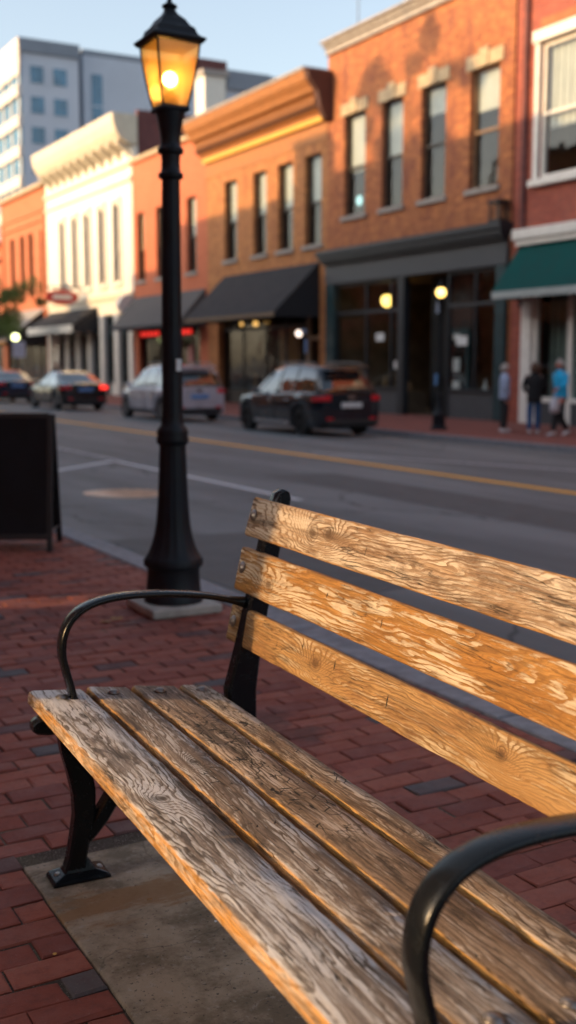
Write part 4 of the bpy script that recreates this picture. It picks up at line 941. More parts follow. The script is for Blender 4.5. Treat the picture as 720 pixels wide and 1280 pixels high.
shop_bay(b4, 12.76, W-.92, [], zt=4.22, zbulk=.7, ztr=3.3, mat=M['teal_front'], x=.12, bm_=M['white_trim'])
room(b4, .9, W-.9, .02, 4.25, simple('pale_room', (.16,.2,.2), .9), 4); room(b4, .3, W-.3, 5.3, 10.8, M['room'], 5)
awning('shop_awning', Y(126), Y(82)+2.2, 4.75, 3.78, 1.5, M['awning_black'], 'dark awning with white front board on the cream building', M['white_trim'], .42)
ps = empty('projecting_sign', (FX-1.3, Y(82, FX-1.3), ZF+5.35), 0, 'red and white oval sign projecting from the cream building over the pavement', 'sign')
m = MB(); 
m.add([(.95*math.cos(a*PI/12), -.06, .42*math.sin(a*PI/12)) for a in range(24)] + [(.95*math.cos(a*PI/12), .06, .42*math.sin(a*PI/12)) for a in range(24)], [tuple(range(24)), tuple(range(24,48))] + [(i,(i+1)%24,24+(i+1)%24,24+i) for i in range(24)])
m.build('sign_board', M['red_sign'], ps); MB().box(-.55,.55,-.075,.075,-.12,.14).build('white_band', M['paper'], ps); MB().box(-.95,1.3,-.04,.04,.5,.58).box(-.4,-.34,-.03,.03,.38,.5).box(.4,.46,-.03,.03,.38,.5).build('bracket', M['black'], ps)

# --- B5: rust brick, B6: dark red with white fascia
y0 = 68.4; W = 10.1; H5 = 12.4
b5 = empty('brick_building', (FX, y0, ZF), 0, 'rust orange brick building left of the cream building with a grey striped awning', 'building')
cs = [Y(60), Y(45.5), Y(35), Y(23)]
m = MB(); wall(m, 0, W, 0, H5, [(c-.5-y0, c+.5-y0, 5.9, 9.9) for c in cs] + [(.5, W-.5, 0, 4.1)]); m.build('facade', M['brick_rust'], b5); shell(b5, 'side_wall', W, H5, M['brick_rust'])
for c in cs: sash(b5, c-.5-y0, c+.5-y0, 5.9, 9.9, M['win_frame_brown'], M['glass'], 0, sill=M['brick_rust'], x=.2)
MB().box(-.3,.4,0,W,H5,H5+.22).build('parapet_cap', M['limestone'], b5); MB().box(-.1,0,0,W,11.0,11.15).box(-.14,0,0,W,10.4,10.6).build('string_course', M['brick_rust'], b5)
for yy in (0, W-.5): MB().box(-.12,0,yy,yy+.45,4.2,10.9).build('pilaster', M['brick_rust'], b5)
shop_bay(b5, .5, W-.5, [2.2, 4.4, 5.6, 7.8], zt=4.1, zbulk=.6, ztr=3.1, mat=M['win_frame_brown'], x=.1, bm_=M['black']); room(b5, .5, W-.5, .02, 4.1, M['room'], 4); room(b5, .3, W-.3, 5.3, 10.8, M['room'], 5)
awning('grey_awning', 68.9, 78.2, 5.1, 3.05, 2.6, simple('pale_grey_canvas', (.3,.29,.28), .85, 0, .1, 3), 'light grey awning with black end over the rust brick shop', M['curtain'], .2, sidemat=M['awning_black'])
y0 = 78.55; W = 14; H6 = 9.7
b6 = empty('brick_building', (FX, y0, ZF), 0, 'low dark red building with a white fascia at the left edge', 'building')
m = MB(); wall(m, 0, W, 0, H6, [(1.2+2.6*k, 2.2+2.6*k, 5.2, 7.8) for k in range(5)] + [(.6, W-.6, 0, 3.9)]); m.build('facade', M['brick_rust'], b6); shell(b6, 'side_wall', W, H6, M['brick_dark'])
for k in range(5): sash(b6, 1.2+2.6*k, 2.2+2.6*k, 5.2, 7.8, M['win_frame'], M['glass'], 0)
MB().box(-.5,.4,0,W,H6,H6+.3).box(-.3,0,0,W,8.6,8.9).build('parapet_cap', M['brick_dark'], b6); MB().box(-.6,0,.2,W-.2,4.0,4.7).build('fascia', M['jacket_blue'], b6)
shop_bay(b6, .6, W-.6, [3,5.5,8,10.5], zt=3.9, mat=M['black'], x=.1); room(b6, .6, W-.6, .02, 3.9, M['room'], 4); room(b6, .3, W-.3, 4.8, 9, M['room'], 5)
# more of the row beyond, and at the near end of it
def plainb(x, y0, wdt, h, mat, label, sgn=1, depth=14, wm='win_frame', rows=2, name='brick_building', cap='stone_grey'):
    """a street building whose details nobody sees closely; sgn=-1 turns it to face +X"""
    b = empty(name, (x, y0 if sgn > 0 else y0+wdt, ZF if sgn > 0 else 0), 0 if sgn > 0 else PI, label, 'building')
    n = max(2, int(wdt/2.6)); st = wdt/n; hs = []
    for r in range(rows):
        for k in range(n): hs.append((st*(k+.5)-.55, st*(k+.5)+.55, 5.4+r*3.6, 7.8+r*3.6))
    hs = [h_ for h_ in hs if h_[3] < h-.8]
    m = MB(); wall(m, 0, wdt, 0, h, hs + [(.6, wdt-.6, 0, 3.8)]); m.build('facade', mat, b); shell(b, 'side_wall', wdt, h, mat, depth)
    MB().box(-.35,.4,0,wdt,h,h+.25).build('parapet_cap', M[cap], b)
    for h_ in hs: sash(b, *h_, M[wm], M['glass'], .3, sill=M['stone_grey'])
    shop_bay(b, .6, wdt-.6, [wdt*.3, wdt*.5, wdt*.7], zt=3.8, mat=M['black'], x=.1); room(b, .6, wdt-.6, .02, 3.8, M['room'], 4); room(b, .3, wdt-.3, 4.6, h-1.2, M['room'], 4)
    return b
plainb(FX, 92.6, 13, 10.5, M['brick_orange'], 'orange brick building far down the row beyond the white fascia')
plainb(FX, 105.7, 16, 12, M['brick_red'], 'dark red brick building at the far end of the row')
plainb(FX, -.2, 12.1, 11.5, M['brick_yellow'], 'yellow brick building right of the green awning building')
# near side of the street (behind and left of the camera); their roofs cast the evening shade
NX = -2.6
plainb(FX, -14.5, 14.2, 12.5, M['brick_orange'], 'orange brick building at the right end of the far row')
plainb(NX, 9.75, 19.0, 13.4, M['brick_red'], 'red brick building on the near side of the street', -1, rows=3)
plainb(NX, 28.8, 14.2, 13.7, M['brick_orange'], 'orange brick building on the near side of the street', -1, rows=2)
plainb(NX, 43.1, 12.3, 13.3, M['brick_yellow'], 'yellow brick building on the near side of the street', -1, rows=2)
plainb(NX, 55.5, 4.0, 11.5, M['brick_rust'], 'narrow rust brick building on the near side of the street', -1, rows=1)
plainb(NX, 59.6, 26.0, 9.6, M['brick_red'], 'low red brick building on the near side of the street', -1, rows=1)
plainb(NX, -22.0, 22.7, 12.6, M['brick_orange'], 'orange brick building behind the bench on the near side', -1, rows=2)
bw = MB(); bw.box(-3.6,-2.6,3.47,6.52,0,13.2).box(-3.6,-2.6,6.52,6.98,1.42,13.2).box(-3.6,-2.6,6.98,9.72,0,13.2)
tag(bw.build('shade_wall_slotted', M['brick_red']), 'added unseen tall brick wall whose low slot shapes a sun streak', 'wall')  # added out of view; its slot lets a sun streak onto the paving
MB_ = MB(); MB_.box(-3.0,-2.7,.72,3.44,0,1.19).box(-3.04,-2.66,.72,3.44,1.19,1.26)
tag(MB_.build('shade_wall_low', M['brick_red']), 'added unseen low brick wall that shades the ground by the bench', 'wall')  # added out of view to shade the ground but leave the bench lit
o = MB().box(-1, 1, -1.2, 1.2, 0, 2.6).box(-1.08, 1.08, -1.28, 1.28, 2.6, 2.75).build('roof_shade_block', M['brick_dark']); o.location = (NX-1.6, 41.6, 12.9); tag(o, 'added unseen block on the near roof that steps the shade line', 'shade_block')  # block added out of view to step the shadow on the facades

# --- things behind the row
def tower(name, x0, x1, y0, y1, h, mat, label, cat='building'):
    e = empty(name, ((x0+x1)/2, (y0+y1)/2, ZF), 0, label, cat); hx, hy = (x1-x0)/2, (y1-y0)/2
    MB().box(-hx, hx, -hy, hy, 0, h).build('wall', mat, e); return e, hx, hy
# office block: corner at (40,140)
ox0, ox1, oy0, oy1, oh = 41, 48.3, 140, 190, 40.9
of, hx, hy = tower('office_block', ox0, ox1, oy0, oy1, oh, M['office_grey'], 'pale modern office block with square windows far behind the row at left')
MB().box(-hx-.3, hx+.1, -hy-.3, hy, oh-1.6, oh+.02).build('roof_band', M['office_dark'], of)
MB().box(-hx-.35, -hx-.302, -hy-.3, hy, oh-4.2, oh+.0).build('side_parapet', M['office_sunlit'], of)
for r in range(10):
    z = oh - 3.1 - r*3.6
    if z < 6: break
    for c_, (p, q) in enumerate(((1.1, 2.75), (4.0, 5.7))):
        f = MB().box(-hx+p-.12, -hx+q+.12, -hy-.06, -hy-.001, z-.12-2.0, z+.12).build('window', M['office_grey'], of)
        MB().box(-hx+p, -hx+q, -hy-.1, -hy-.062, z-2.0, z).build('pane', M['office_glass'], f)
    f = MB().box(-hx-.12, -hx-.001, -hy, hy, z-2.2, z).build('window_band', M['office_glass'], of)
    for k in range(14):
        if r == 0 and k == 0: mul = MB().box(-hx-.22, -hx-.122, 0, .5, -2.2, 0).build('mullion', M['office_sunlit'], f); mc = mul
        else: mc = mul.copy(); COL.objects.link(mc); mc.parent = f
        mc.location = (0, -hy+.4+k*3.5, z)
    MB().box(-hx-.5, -hx-.001, -hy-.02, hy, z-3.6, z-2.3).build('floor_band', M['office_sunlit'], of)
tw, hx, hy = tower('office_block', 49.2, 76, 141, 185, 40.6, M['office_grey'], 'windowless grey office wing with one narrow strip window behind the street lamp')
MB().box(-hx, hx, -hy-.02, hy, 40.2, 40.9).build('roof_band', M['office_dark'], tw)
MB().box(-hx+1.1, -hx+2.5, -hy-.1, -hy-.001, 18, 38).build('window', M['office_glass'], tw)
for z in (22, 26, 30, 34): MB().box(-hx+1.1, -hx+2.5, -hy-.14, -hy-.102, z, z+.2).build('transom', M['office_grey'], tw)
MB().box(48.4, 49.1, 143, 185, 0, 39.5).build('link_block', M['office_dark']); l_ = bpy.data.objects['link_block']; l_.location = (0,0,ZF); tag(l_, 'dark recessed link between the two grey office blocks', 'building')
# rooftop and rear volumes
def vol(name, x0, x1, y0, y1, z0, z1, mat, label, extra=None):
    o = MB().box(x0, x1, y0, y1, z0, z1).build(name, M[mat]); tag(o, label, 'building'); 
    MB().box(x0-.15, x1+.15, y0-.15, y1+.15, z1+.002, z1+.3).build('parapet_cap', M['stone_grey' if mat != 'office_grey' else 'office_dark'], o)
    return o
vol('rooftop_house', 28.1, 29.45, 60, 61.2, 13.15-.05, 17.5, 'cream', 'small white rooftop house above the salmon brick building')
gv = vol('rear_building', 29.6, 44, 60.2, 61.6, 13.1, 17.6, 'office_grey', 'long low grey roof volume behind the golden brick cornice')
MB().box(29.55, 44.05, 60.0, 60.19, 16.9, 17.59).build('fascia', M['office_dark'], gv)
MB().box(37.3, 44, 60.2, 61.6, ZF, 13.09).build('lower_wall', M['office_grey'], gv)
MB().box(28.5, 29.2, 59.6, 59.98, 15.2, 15.9).build('roof_vent', M['bolt']); tag(bpy.data.objects['roof_vent'], 'bright metal box vent on the roof below the white rooftop house', 'vent')
bpy.data.objects['roof_vent'].location.z = -1.1-.8-.15
bv = vol('tall_rear_building', 49, 54.1, 110, 111.6, ZF, 30.8, 'office_grey', 'tall grey rear building with a maroon top storey right of the lantern')
MB().box(50.4, 54.1, 109.9, 111.5, 31.11, 32.6).build('top_storey', M['brick_dark'], bv)
# thin mast on the roof of the tall brick building
ms = empty('radio_mast', (27, 42.18, 10.3), 0, 'thin grey radio mast rising above the brick rooftops against the sky', 'mast')
MB().tube([(0,0,0),(0,0,8.4)], [.04,.02], 6).build('pole', M['frieze'], ms); MB().tube([(-.4,0,7.2),(.4,0,7.2)], .015, 5).tube([(-.3,0,6.6),(.3,0,6.6)], .015, 5).build('aerial', M['frieze'], ms)

# ------------------------------------------------------------------ far street lamps
def far_lamp(x, y, label, mat='globe', rr=.12, top=3.42):
    e = empty('street_lamp', (x, y, ZF), 0, label, 'street lamp')
    MB().lathe([(.22,0),(.22,.05),(.17,.09),(.155,.35),(.17,.38),(.13,.43),(.085,.55),(.07,.8),(.08,.86),(.055,.9)], n=16).build('base', M['lamp_iron'], e, smooth=True, ang=40)
    MB().lathe([(.055,.9),(.05,1.6),(.042,top-.42),(.06,top-.38),(.04,top-.34),(.08,top-.2),(.1,top-.16)], n=12).build('pole', M['lamp_iron'], e, smooth=True, ang=40)
    MB().ball((0,0,top), rr, 18, 10).build('globe', mat if not isinstance(mat, str) else M[mat], e, smooth=True)
    MB().lathe([(.09,top+rr*.9),(.1,top+rr),(.03,top+rr+.1),(.01,top+rr+.2)], n=12).build('cap', M['lamp_iron'], e, smooth=True)
    return e
far_lamp(17.2, 22.95, 'slim dark street lamp with lit yellow globe in front of the charcoal shop door')
fl2 = far_lamp(17.2, 61.3, 'distant slim street lamp with pale lit globe by the grey awning', 'globe_green', .2, 3.1)
sg = empty('parking_sign', (17.0, 60.0, ZF), 0, 'small grey sign panel on a thin post left of the parked sedans', 'sign')
MB().tube([(0,0,0),(0,0,2.9)], .03, 6).build('post', M['bolt'], sg); MB().box(-.35,.35,-.03,-.035,2.0,2.85).build('panel', M['jacket_blue'], sg)

# ------------------------------------------------------------------ cars
def lerp(tab, x):
    for (a, b), (c, d) in zip(tab, tab[1:]):
        if x <= c: t = (x-a)/(c-a) if c > a else 0; t = max(0, min(1, t)); return b + (d-b)*t
    return tab[-1][1]
def smooth_tab(tab, x, r=.09):
    return sum(lerp(tab, x+dx) for dx in (-r, -r/2, 0, r/2, r))/5
def make_car(loc, rz_, label, paint_m, kind='suv', rim='alloy', lit=False, group='cars parked along the far kerb'):
    """local: y forward (front at +y), rear bumper at 0"""
    e = empty('parked_car', loc, rz_, label, 'car', group)
    if kind == 'suv':
        Lc, W2, hb, hr = 4.55, .91, 1.04, 1.66; rf, rr = 3.68, .92; wr = .35
        belt = [(0,1.00),(.25,1.05),(1.0,1.06),(3.2,1.00),(3.5,.99),(4.1,.92),(4.4,.82),(4.55,.62)]
        roof = [(.10,1.08),(.22,1.30),(.42,1.58),(.65,1.65),(1.4,1.69),(2.2,1.67),(2.65,1.56),(3.1,1.27),(3.45,1.00)]
    elif kind == 'van':
        Lc, W2, hb, hr = 4.6, .93, 1.02, 1.66; rf, rr = 3.75, .9; wr = .34
        belt = [(0,1.02),(.2,1.06),(1.2,1.05),(3.4,.98),(4.0,.9),(4.4,.78),(4.6,.58)]
        roof = [(.08,1.1),(.2,1.32),(.38,1.56),(.6,1.64),(1.6,1.68),(2.4,1.64),(2.9,1.5),(3.35,1.25),(3.75,.98)]
    else:
        Lc, W2, hb, hr = 4.65, .9, .95, 1.42; rf, rr = 3.72, .95; wr = .33
        belt = [(0,.93),(.15,.99),(.9,1.0),(3.2,.93),(3.6,.90),(4.2,.82),(4.5,.72),(4.65,.55)]
        roof = [(.42,1.0),(.75,1.16),(1.15,1.34),(1.6,1.42),(2.2,1.42),(2.6,1.34),(3.0,1.17),(3.4,.96)]
    ws = [(0,W2-.16),(.08,W2-.06),(.35,W2-.01),(1,W2),(3.4,W2),(4.1,W2-.05),(Lc-.12,W2-.2),(Lc,W2-.36)]
    ys = [i*.05 for i in range(int(Lc/.05)+1)] + [Lc]
    rings = []
    for y in ys:
        wd = smooth_tab(ws, y, .05); zb = smooth_tab(belt, y, .06); lo = .24 + (.10 if y < .12 else 0) + (.04 if y > Lc-.15 else 0)
        for c in (rr, rf):
            d = abs(y-c); ra = wr+.07
            if d < ra: lo = max(lo, math.sqrt(ra*ra-d*d) + wr - .0)
        lo = min(lo, zb-.18); mid = lo + (zb-lo)*.5
        half = [(0,lo),(wd*.72,lo),(wd*.955,lo),(wd*.985,lo+.03),(wd,mid),(wd*.985,zb-.12),(wd*.95,zb-.03),(wd*.88,zb),(wd*.5,zb+.025),(0,zb+.035)]
        rings.append([(x, y, z) for x, z in half] + [(-x, y, z) for x, z in half[-2:0:-1]])
    b = MB().loft(rings).build('body', paint_m, e, smooth=True, ang=38)
    # dark under-tray, so the wheel wells read dark
    MB().box(-W2+.16, W2-.16, .18, Lc-.2, .2, .74).build('underbody', M['plastic'], e)
    # greenhouse of dark glass with painted roof and pillars
    ya, yb = roof[0][0], roof[-1][0]; rings = []; N = 44
    def gh(y):
        zt = smooth_tab(roof, y, .05); zbb = smooth_tab(belt, y, .06) - .02; wb = smooth_tab(ws, y, .05)*.9
        k = max(0, (zt-zbb)/(hr-hb)); wt = wb - .19*min(1, k); return zt, zbb, wb, wt
    for i in range(N+1):
        y = ya + (yb-ya)*i/N; zt, zbb, wb, wt = gh(y); zt = max(zt, zbb+.02)
        half = [(0,zbb),(wb,zbb),(wb*.5+wt*.5+.01,(zt-.06)*.5+zbb*.5),(wt+.01,zt-.07 if zt-zbb > .12 else zt-.005),(wt-.05,zt-.015),(wt*.5,zt+.006),(0,zt+.012)]
        rings.append([(x, y, z) for x, z in half] + [(-x, y, z) for x, z in half[-2:0:-1]])
    g = MB().loft(rings).build('glasshouse', M['car_glass'], e, smooth=True, ang=50)
    # roof skin
    y0_, y1_ = (.30 if kind != 'sedan' else 1.15), (2.55 if kind != 'sedan' else 2.45); rings = []
    for i in range(25):
        y = y0_ + (y1_-y0_)*i/24; zt, zbb, wb, wt = gh(y)
        rings.append([(-wt-.012,y,zt-.075),(-wt+.045,y,zt-.002),(-wt*.5,y,zt+.016),(0,y,zt+.024),(wt*.5,y,zt+.016),(wt-.045,y,zt-.002),(wt+.012,y,zt-.075),(wt-.02,y,zt-.08),(0,y,zt-.03),(-wt+.02,y,zt-.08)])
    MB().loft(rings).build('roof', paint_m, e, smooth=True, ang=50)
    m = MB()
    def side_pt(y, f):
        zt, zbb, wb, wt = gh(y); z = zbb + (zt-.07-zbb)*f; return wb + (wt+.01-wb)*f + .004, z
    pil = {'suv': [(.22,.45),(1.35,1.30),(2.15,2.1),(3.5,2.55)], 'van': [(.18,.42),(1.4,1.35),(2.35,2.3),(3.7,2.8)], 'sedan': [(.55,1.25),(2.05,2.0),(3.3,2.45)]}[kind]
    for k, (yb_, yt_) in enumerate(pil):
        for s in (-1, 1):
            pts = []
            for i in range(6):
                f = i/5; y = yb_ + (yt_-yb_)*f
                y = max(ya+.02, min(yb-.02, y)); w_, z = side_pt(y, f); pts.append((s*w_, y, z))
            MB().tube(pts, .05 if k == 0 else .032, 6, sx=.5, sy=1.0, up=(s,0,0)).build('pillar', paint_m, e, smooth=True)
    # belt trim and sill
    m = MB()
    for s in (-1, 1): m.box(s*(W2-.02)-.016, s*(W2-.02)+.016, rr+.45, rf-.45, .26, .35)
    m.build('sill_trim', M['chrome'] if kind == 'suv' else M['plastic'], e)
    if kind != 'sedan':
        m = MB()
        for s in (-1, 1): m.tube([(s*(W2-.28), .5, 1.66),(s*(W2-.27), .65, 1.735),(s*(W2-.27), 1.5, 1.755),(s*(W2-.27), 2.25, 1.73),(s*(W2-.28), 2.35, 1.68)], .018, 6)
        m.build('roof_rail', M['bolt'], e, smooth=True)
        MB().box(-.58, .58, .10, .42, 1.60, 1.655).build('spoiler', paint_m, e, bevel=.02)
    # doors: fine gaps and handles
    m = MB()
    for yc in ((1.32, 2.15, 3.05) if kind != 'sedan' else (1.25, 2.1, 3.0)):
        for s in (-1, 1): m.box(s*(W2+.001)-.006, s*(W2+.001)+.002, yc-.006, yc+.006, .36, .92)
    m.build('door_gap', M['plastic'], b)
    for yc in (1.42, 2.28):
        for s in (-1, 1): MB().box(s*(W2+.004)-.02, s*(W2+.004)+.02, yc, yc+.18, .84, .87).build('door_handle', M['chrome'], b, bevel=.006)
    for s in (-1, 1):
        mm = MB().ball((s*(W2+.10), rf-.72 if kind != 'van' else rf-.7, 1.07 if kind != 'sedan' else 1.0), .1, 12, 8, (1,.6,.75)); mm.tube([(s*(W2-.1), rf-.7, 1.0 if kind != 'sedan' else .95),(s*(W2+.06), rf-.71, 1.04 if kind != 'sedan' else .97)], .025, 6)
        mm.build('wing_mirror', paint_m, e, smooth=True)
        # tail lamps wrap round the corner
        zt = .93 if kind != 'sedan' else .86
        t = MB(); P = [(s*(W2-.34),-.012),(s*(W2-.14),.0),(s*(W2-.03),.10),(s*(W2+.008),.30)]
        rg = [[(x, y, zt-.075), (x, y-.012 if i < 2 else y, zt-.06), (x + s*.006, y-.016 if i < 2 else y, zt+.07-.02*i), (x - s*.05, y+.05, zt+.075-.02*i), (x-s*.05, y+.06, zt-.08)] for i, (x, y) in enumerate(P)]
        t.loft(rg).build('tail_lamp', M['tail_lit'] if (lit and s > 0) else M['tail'], e)
        MB().box(s*(W2-.32)-.09, s*(W2-.32)+.09, -.012, .03, .42, .47).build('reflector', M['tail'], e)
        h = MB(); hz = .70
        h.loft([[(s*(W2-.45),Lc-.10,hz-.05),(s*(W2-.45),Lc-.05,hz-.05),(s*(W2-.45),Lc-.10,hz+.06)],[(s*(W2-.2),Lc-.22,hz-.05),(s*(W2-.2),Lc-.13,hz-.05),(s*(W2-.2),Lc-.25,hz+.09)],[(s*(W2-.08),Lc-.45,hz-.02),(s*(W2-.06),Lc-.42,hz),(s*(W2-.08),Lc-.48,hz+.1)]]).build('headlight', M['head'], e)
    # rear details
    m = MB().box(-.28,.28,-.03,.0,.70 if kind != 'sedan' else .72,.82 if kind != 'sedan' else .84); m.build('number_plate', M['paper'] if kind == 'suv' else M['blue_sign'], e)
    MB().box(-W2+.22, W2-.22, -.045, .12, .28, .42).build('bumper', M['plastic'], e, bevel=.03)
    if kind != 'sedan': MB().tube([(-.05,-.0,1.12),(.30,-.0,1.10),(.42,.04,1.09)], .012, 6).build('rear_wiper', M['plastic'], e)
    MB().add([( .11*math.cos(a*PI/8), .005-.012, .93+.05*math.sin(a*PI/8)) for a in range(16)], [tuple(range(16))]).build('badge', M['chrome'], e)
    for yc in (rr, rf):
        for s in (-1, 1):
            x = s*(W2-.12)
            t = MB(); prof = [(wr-.12,-.1),(wr-.03,-.105),(wr,-.07),(wr,.07),(wr-.03,.105),(wr-.12,.1)]
            rings = [[(x+a, yc+r*math.cos(2*PI*i/28), wr+r*math.sin(2*PI*i/28)) for r, a in prof] for i in range(28)]
            t.loft(rings + [rings[0]], cap=False); wh = t.build('wheel', M['rubber'], e, smooth=True, ang=50)
            rm = MB(); xo = x + s*.085
            rings = [[(xo+a*s, yc+r*math.cos(2*PI*i/28), wr+r*math.sin(2*PI*i/28)) for r, a in ((wr-.12,.012),(wr-.145,.012),(wr-.15,-.05))] for i in range(28)]
            rm.loft(rings+[rings[0]], cap=False, closed=False)
            for k in range(5):
                a = 2*PI*k/5; d = Vector((0, math.cos(a), math.sin(a))); n_ = Vector((0,-math.sin(a), math.cos(a)))
                rm.obox(Vector((xo-s*.01, yc, wr)) + d*(wr-.14)*.55, [(1,0,0), d, n_], (.014, (wr-.14)*.5, .024))
            rm.ball((xo-s*.005, yc, wr), .05, 10, 6, (.4,1,1)); rm.build('rim', M[rim], wh)
            MB().add([(xo-s*.07, yc+(wr-.13)*math.cos(2*PI*i/20), wr+(wr-.13)*math.sin(2*PI*i/20)) for i in range(20)], [tuple(range(20))]).build('brake_disc', M['plastic'], wh)
    return e
make_car((14.2, 22.35, rz(14.1)), rad(0), 'dark navy parked suv with silver sill, nearest of the parked cars', M['car_navy'], 'suv', 'alloy_dark')
make_car((13.95, 30.3, rz(13.9)), rad(0), 'silver parked hatchback partly hidden behind the near lamp post', M['car_silver'], 'van')
make_car((13.55, 39.3, rz(13.5)), rad(0), 'black parked sedan with a glowing red tail lamp before the cream building', M['car_black'], 'sedan', lit=True)
make_car((13.6, 48.3, rz(13.6)), rad(0), 'dark blue parked sedan at the left edge, farthest of the parked cars', M['car_blue'], 'sedan')

# ------------------------------------------------------------------ people
def skin_mesh(name, verts, edges, radii, mats, parent, root=0, sub=2, smooth=True, extra=None):
    me = bpy.data.meshes.new(name); me.from_pydata(verts, edges, []); o = link(bpy.data.objects.new(name, me))
    md = o.modifiers.new('skin', 'SKIN'); 
    for i, r in enumerate(radii):
        r = (r, r) if not isinstance(r, tuple) else r; me.skin_vertices[0].data[i].radius = r
    for i in range(len(verts)): me.skin_vertices[0].data[i].use_root = (i == root)
    md.use_smooth_shade = True; md.branch_smoothing = .6
    s_ = o.modifiers.new('sub', 'SUBSURF'); s_.levels = sub; s_.render_levels = sub
    dg = bpy.context.evaluated_depsgraph_get(); dg.update(); nm = bpy.data.meshes.new_from_object(o.evaluated_get(dg)); nm.name = name
    bpy.data.objects.remove(o); nm.materials.clear()
    for mt in mats: nm.materials.append(mt)
    if extra:
        bm = bmesh.new(); bm.from_mesh(nm)
        vs = [[bm.verts.new(p) for p in ring] for ring in extra]
        for a, b in zip(vs, vs[1:]):
            for i in range(len(a)): bm.faces.new((a[i], a[(i+1)%len(a)], b[(i+1)%len(a)], b[i])).smooth = True
        bm.faces.new(vs[0][::-1]); bm.faces.new(vs[-1])
        bmesh.ops.recalc_face_normals(bm, faces=bm.faces); bm.to_mesh(nm); bm.free()
    n = link(bpy.data.objects.new(name, nm)); n.parent = parent; return n
class SK:
    def __init__(s): s.v = []; s.e = []; s.r = []
    def p(s, co, r, par=None):
        s.v.append(tuple(co)); s.r.append(r); i = len(s.v)-1
        if par is not None: s.e.append((par, i))
        return i
    def chain(s, start, pts):
        i = start
        for co, r in pts: i = s.p(co, r, i)
        return i
def person(loc, rz_, label, h, top, trou, shoe, hair, skin='skin', arms=None, legs=None, lean=0, hairlen=.0, toplen=.0, turn=0, group=None):
    """local frame: facing +y, x to the person's right hand side; all joints scaled to the height h"""
    e = empty('person', loc, rz_, label, 'person', group); k = h/1.75
    sc_ = lambda c: (c[0]*k, c[1]*k, c[2]*k)
    arms = arms or {}; legs = legs or {}
    hip, knee, ank = {}, {}, {}
    for s, n in ((-1,'l'),(1,'r')):
        hip[n] = (s*.09, 0, .90); d = legs.get(n, {}); knee[n] = d.get('knee', (s*.095, .02, .50)); ank[n] = d.get('ankle', (s*.10, -.02, .085))
    sh, el, wr_ = {}, {}, {}
    for s, n in ((-1,'l'),(1,'r')):
        sh[n] = (s*.185, lean*.45, 1.42); d = arms.get(n, {}); el[n] = d.get('elbow', (s*.25, -.02+lean*.3, 1.14)); wr_[n] = d.get('wrist', (s*.25, .06+lean*.2, .90))
    neck = (0, lean*.5, 1.48); hd = (0, lean*.6+.02, 1.63)
    # the body, one continuous skinned surface
    b = SK(); pv = b.p(sc_((0,0,.96)), .14*k)
    wa = b.p(sc_((0,lean*.2,1.12)), .118*k, pv); ch = b.p(sc_((0,lean*.4,1.32)), .14*k, wa); nk = b.p(sc_(neck), .058*k, ch); h0 = b.p(sc_((0,hd[1]-.01,1.55)), .062*k, nk)
    for n in ('l','r'):
        hi = b.p(sc_(hip[n]), .095*k, pv); b.chain(hi, [(sc_(knee[n]), .058*k), (sc_(ank[n]), .040*k), (sc_((ank[n][0], ank[n][1]+.02, max(.05, ank[n][2]-.04))), .04*k)])
        s0 = b.p(sc_(sh[n]), .062*k, ch); b.chain(s0, [(sc_(el[n]), .043*k), (sc_(wr_[n]), .028*k)])
    body = skin_mesh('body', b.v, b.e, b.r, [M[skin]], e)
    # hands with palm, four fingers and thumb; face features
    x = MB()
    for s, n in ((-1,'l'),(1,'r')):
        W_ = Vector(wr_[n]); E_ = Vector(el[n]); d = (W_-E_).normalized(); d = (d + Vector((0,.1,-.5))).normalized(); side = Vector((0,1,0)) - d*d.y; side.normalize(); out = d.cross(side)
        x.tube([sc_(W_ - d*.02), sc_(W_ + d*.02), sc_(W_ + d*.06), sc_(W_ + d*.092)], [.024*k,.028*k,.034*k,.03*k], 8, sx=.5, sy=1.0, up=tuple(out))
        for i, ln in enumerate((.07,.08,.075,.058)):
            a = W_ + d*.085 + side*(.026 - .0175*i); q = a + d*ln*.5 - out*s*.004; r_ = q + (d*.8 - out*s*.45)*ln*.5
            x.tube([sc_(a), sc_(q), sc_(r_)], [.009*k,.0085*k,.006*k], 6)
        a = W_ + d*.03 + side*.03; x.tube([sc_(a), sc_(a + d*.025 + side*.02), sc_(a + d*.055 + side*.026)], [.012*k,.011*k,.007*k], 6)
    hc = Vector(hd)
    rings = []
    for i in range(13):        # skull and jaw
        t = PI*i/12; zz = -math.cos(t)*.118; r_ = math.sin(t)**.8
        jw = .058 + .018*min(1, max(0, (zz+.1)/.14)); fy = .082 + .012*(1 if zz > -.02 else (zz+.12)/.1)
        rings.append([sc_(hc + Vector((jw*r_*math.cos(a), fy*r_*math.sin(a) + (.012 if zz < 0 else 0), zz))) for a in [2*PI*j/18 for j in range(18)]])
    x.loft(rings)
    x.tube([sc_(hc + Vector((0,.088,.02))), sc_(hc + Vector((0,.112,-.022))), sc_(hc + Vector((0,.09,-.035)))], [.008*k,.015*k,.008*k], 8)
    for s in (-1, 1): x.ball(sc_(hc + Vector((s*.079,.0,-.005))), .03*k, 8, 6, (.35,.6,1))
    face = x.build('head_and_hands', M[skin], body, smooth=True)
    m = MB()
    for s in (-1, 1): m.ball(sc_(hc + Vector((s*.031,.084,.012))), .011*k, 8, 6)
    m.build('eyes', M['shoe_dark'], face); MB().tube([sc_(hc + Vector((-.024,.083,-.062))), sc_(hc + Vector((0,.092,-.06))), sc_(hc + Vector((.024,.083,-.062)))], .005*k, 6).build('mouth', simple('lips', (.38,.12,.1), .5), face)
    m = MB(); rings = []
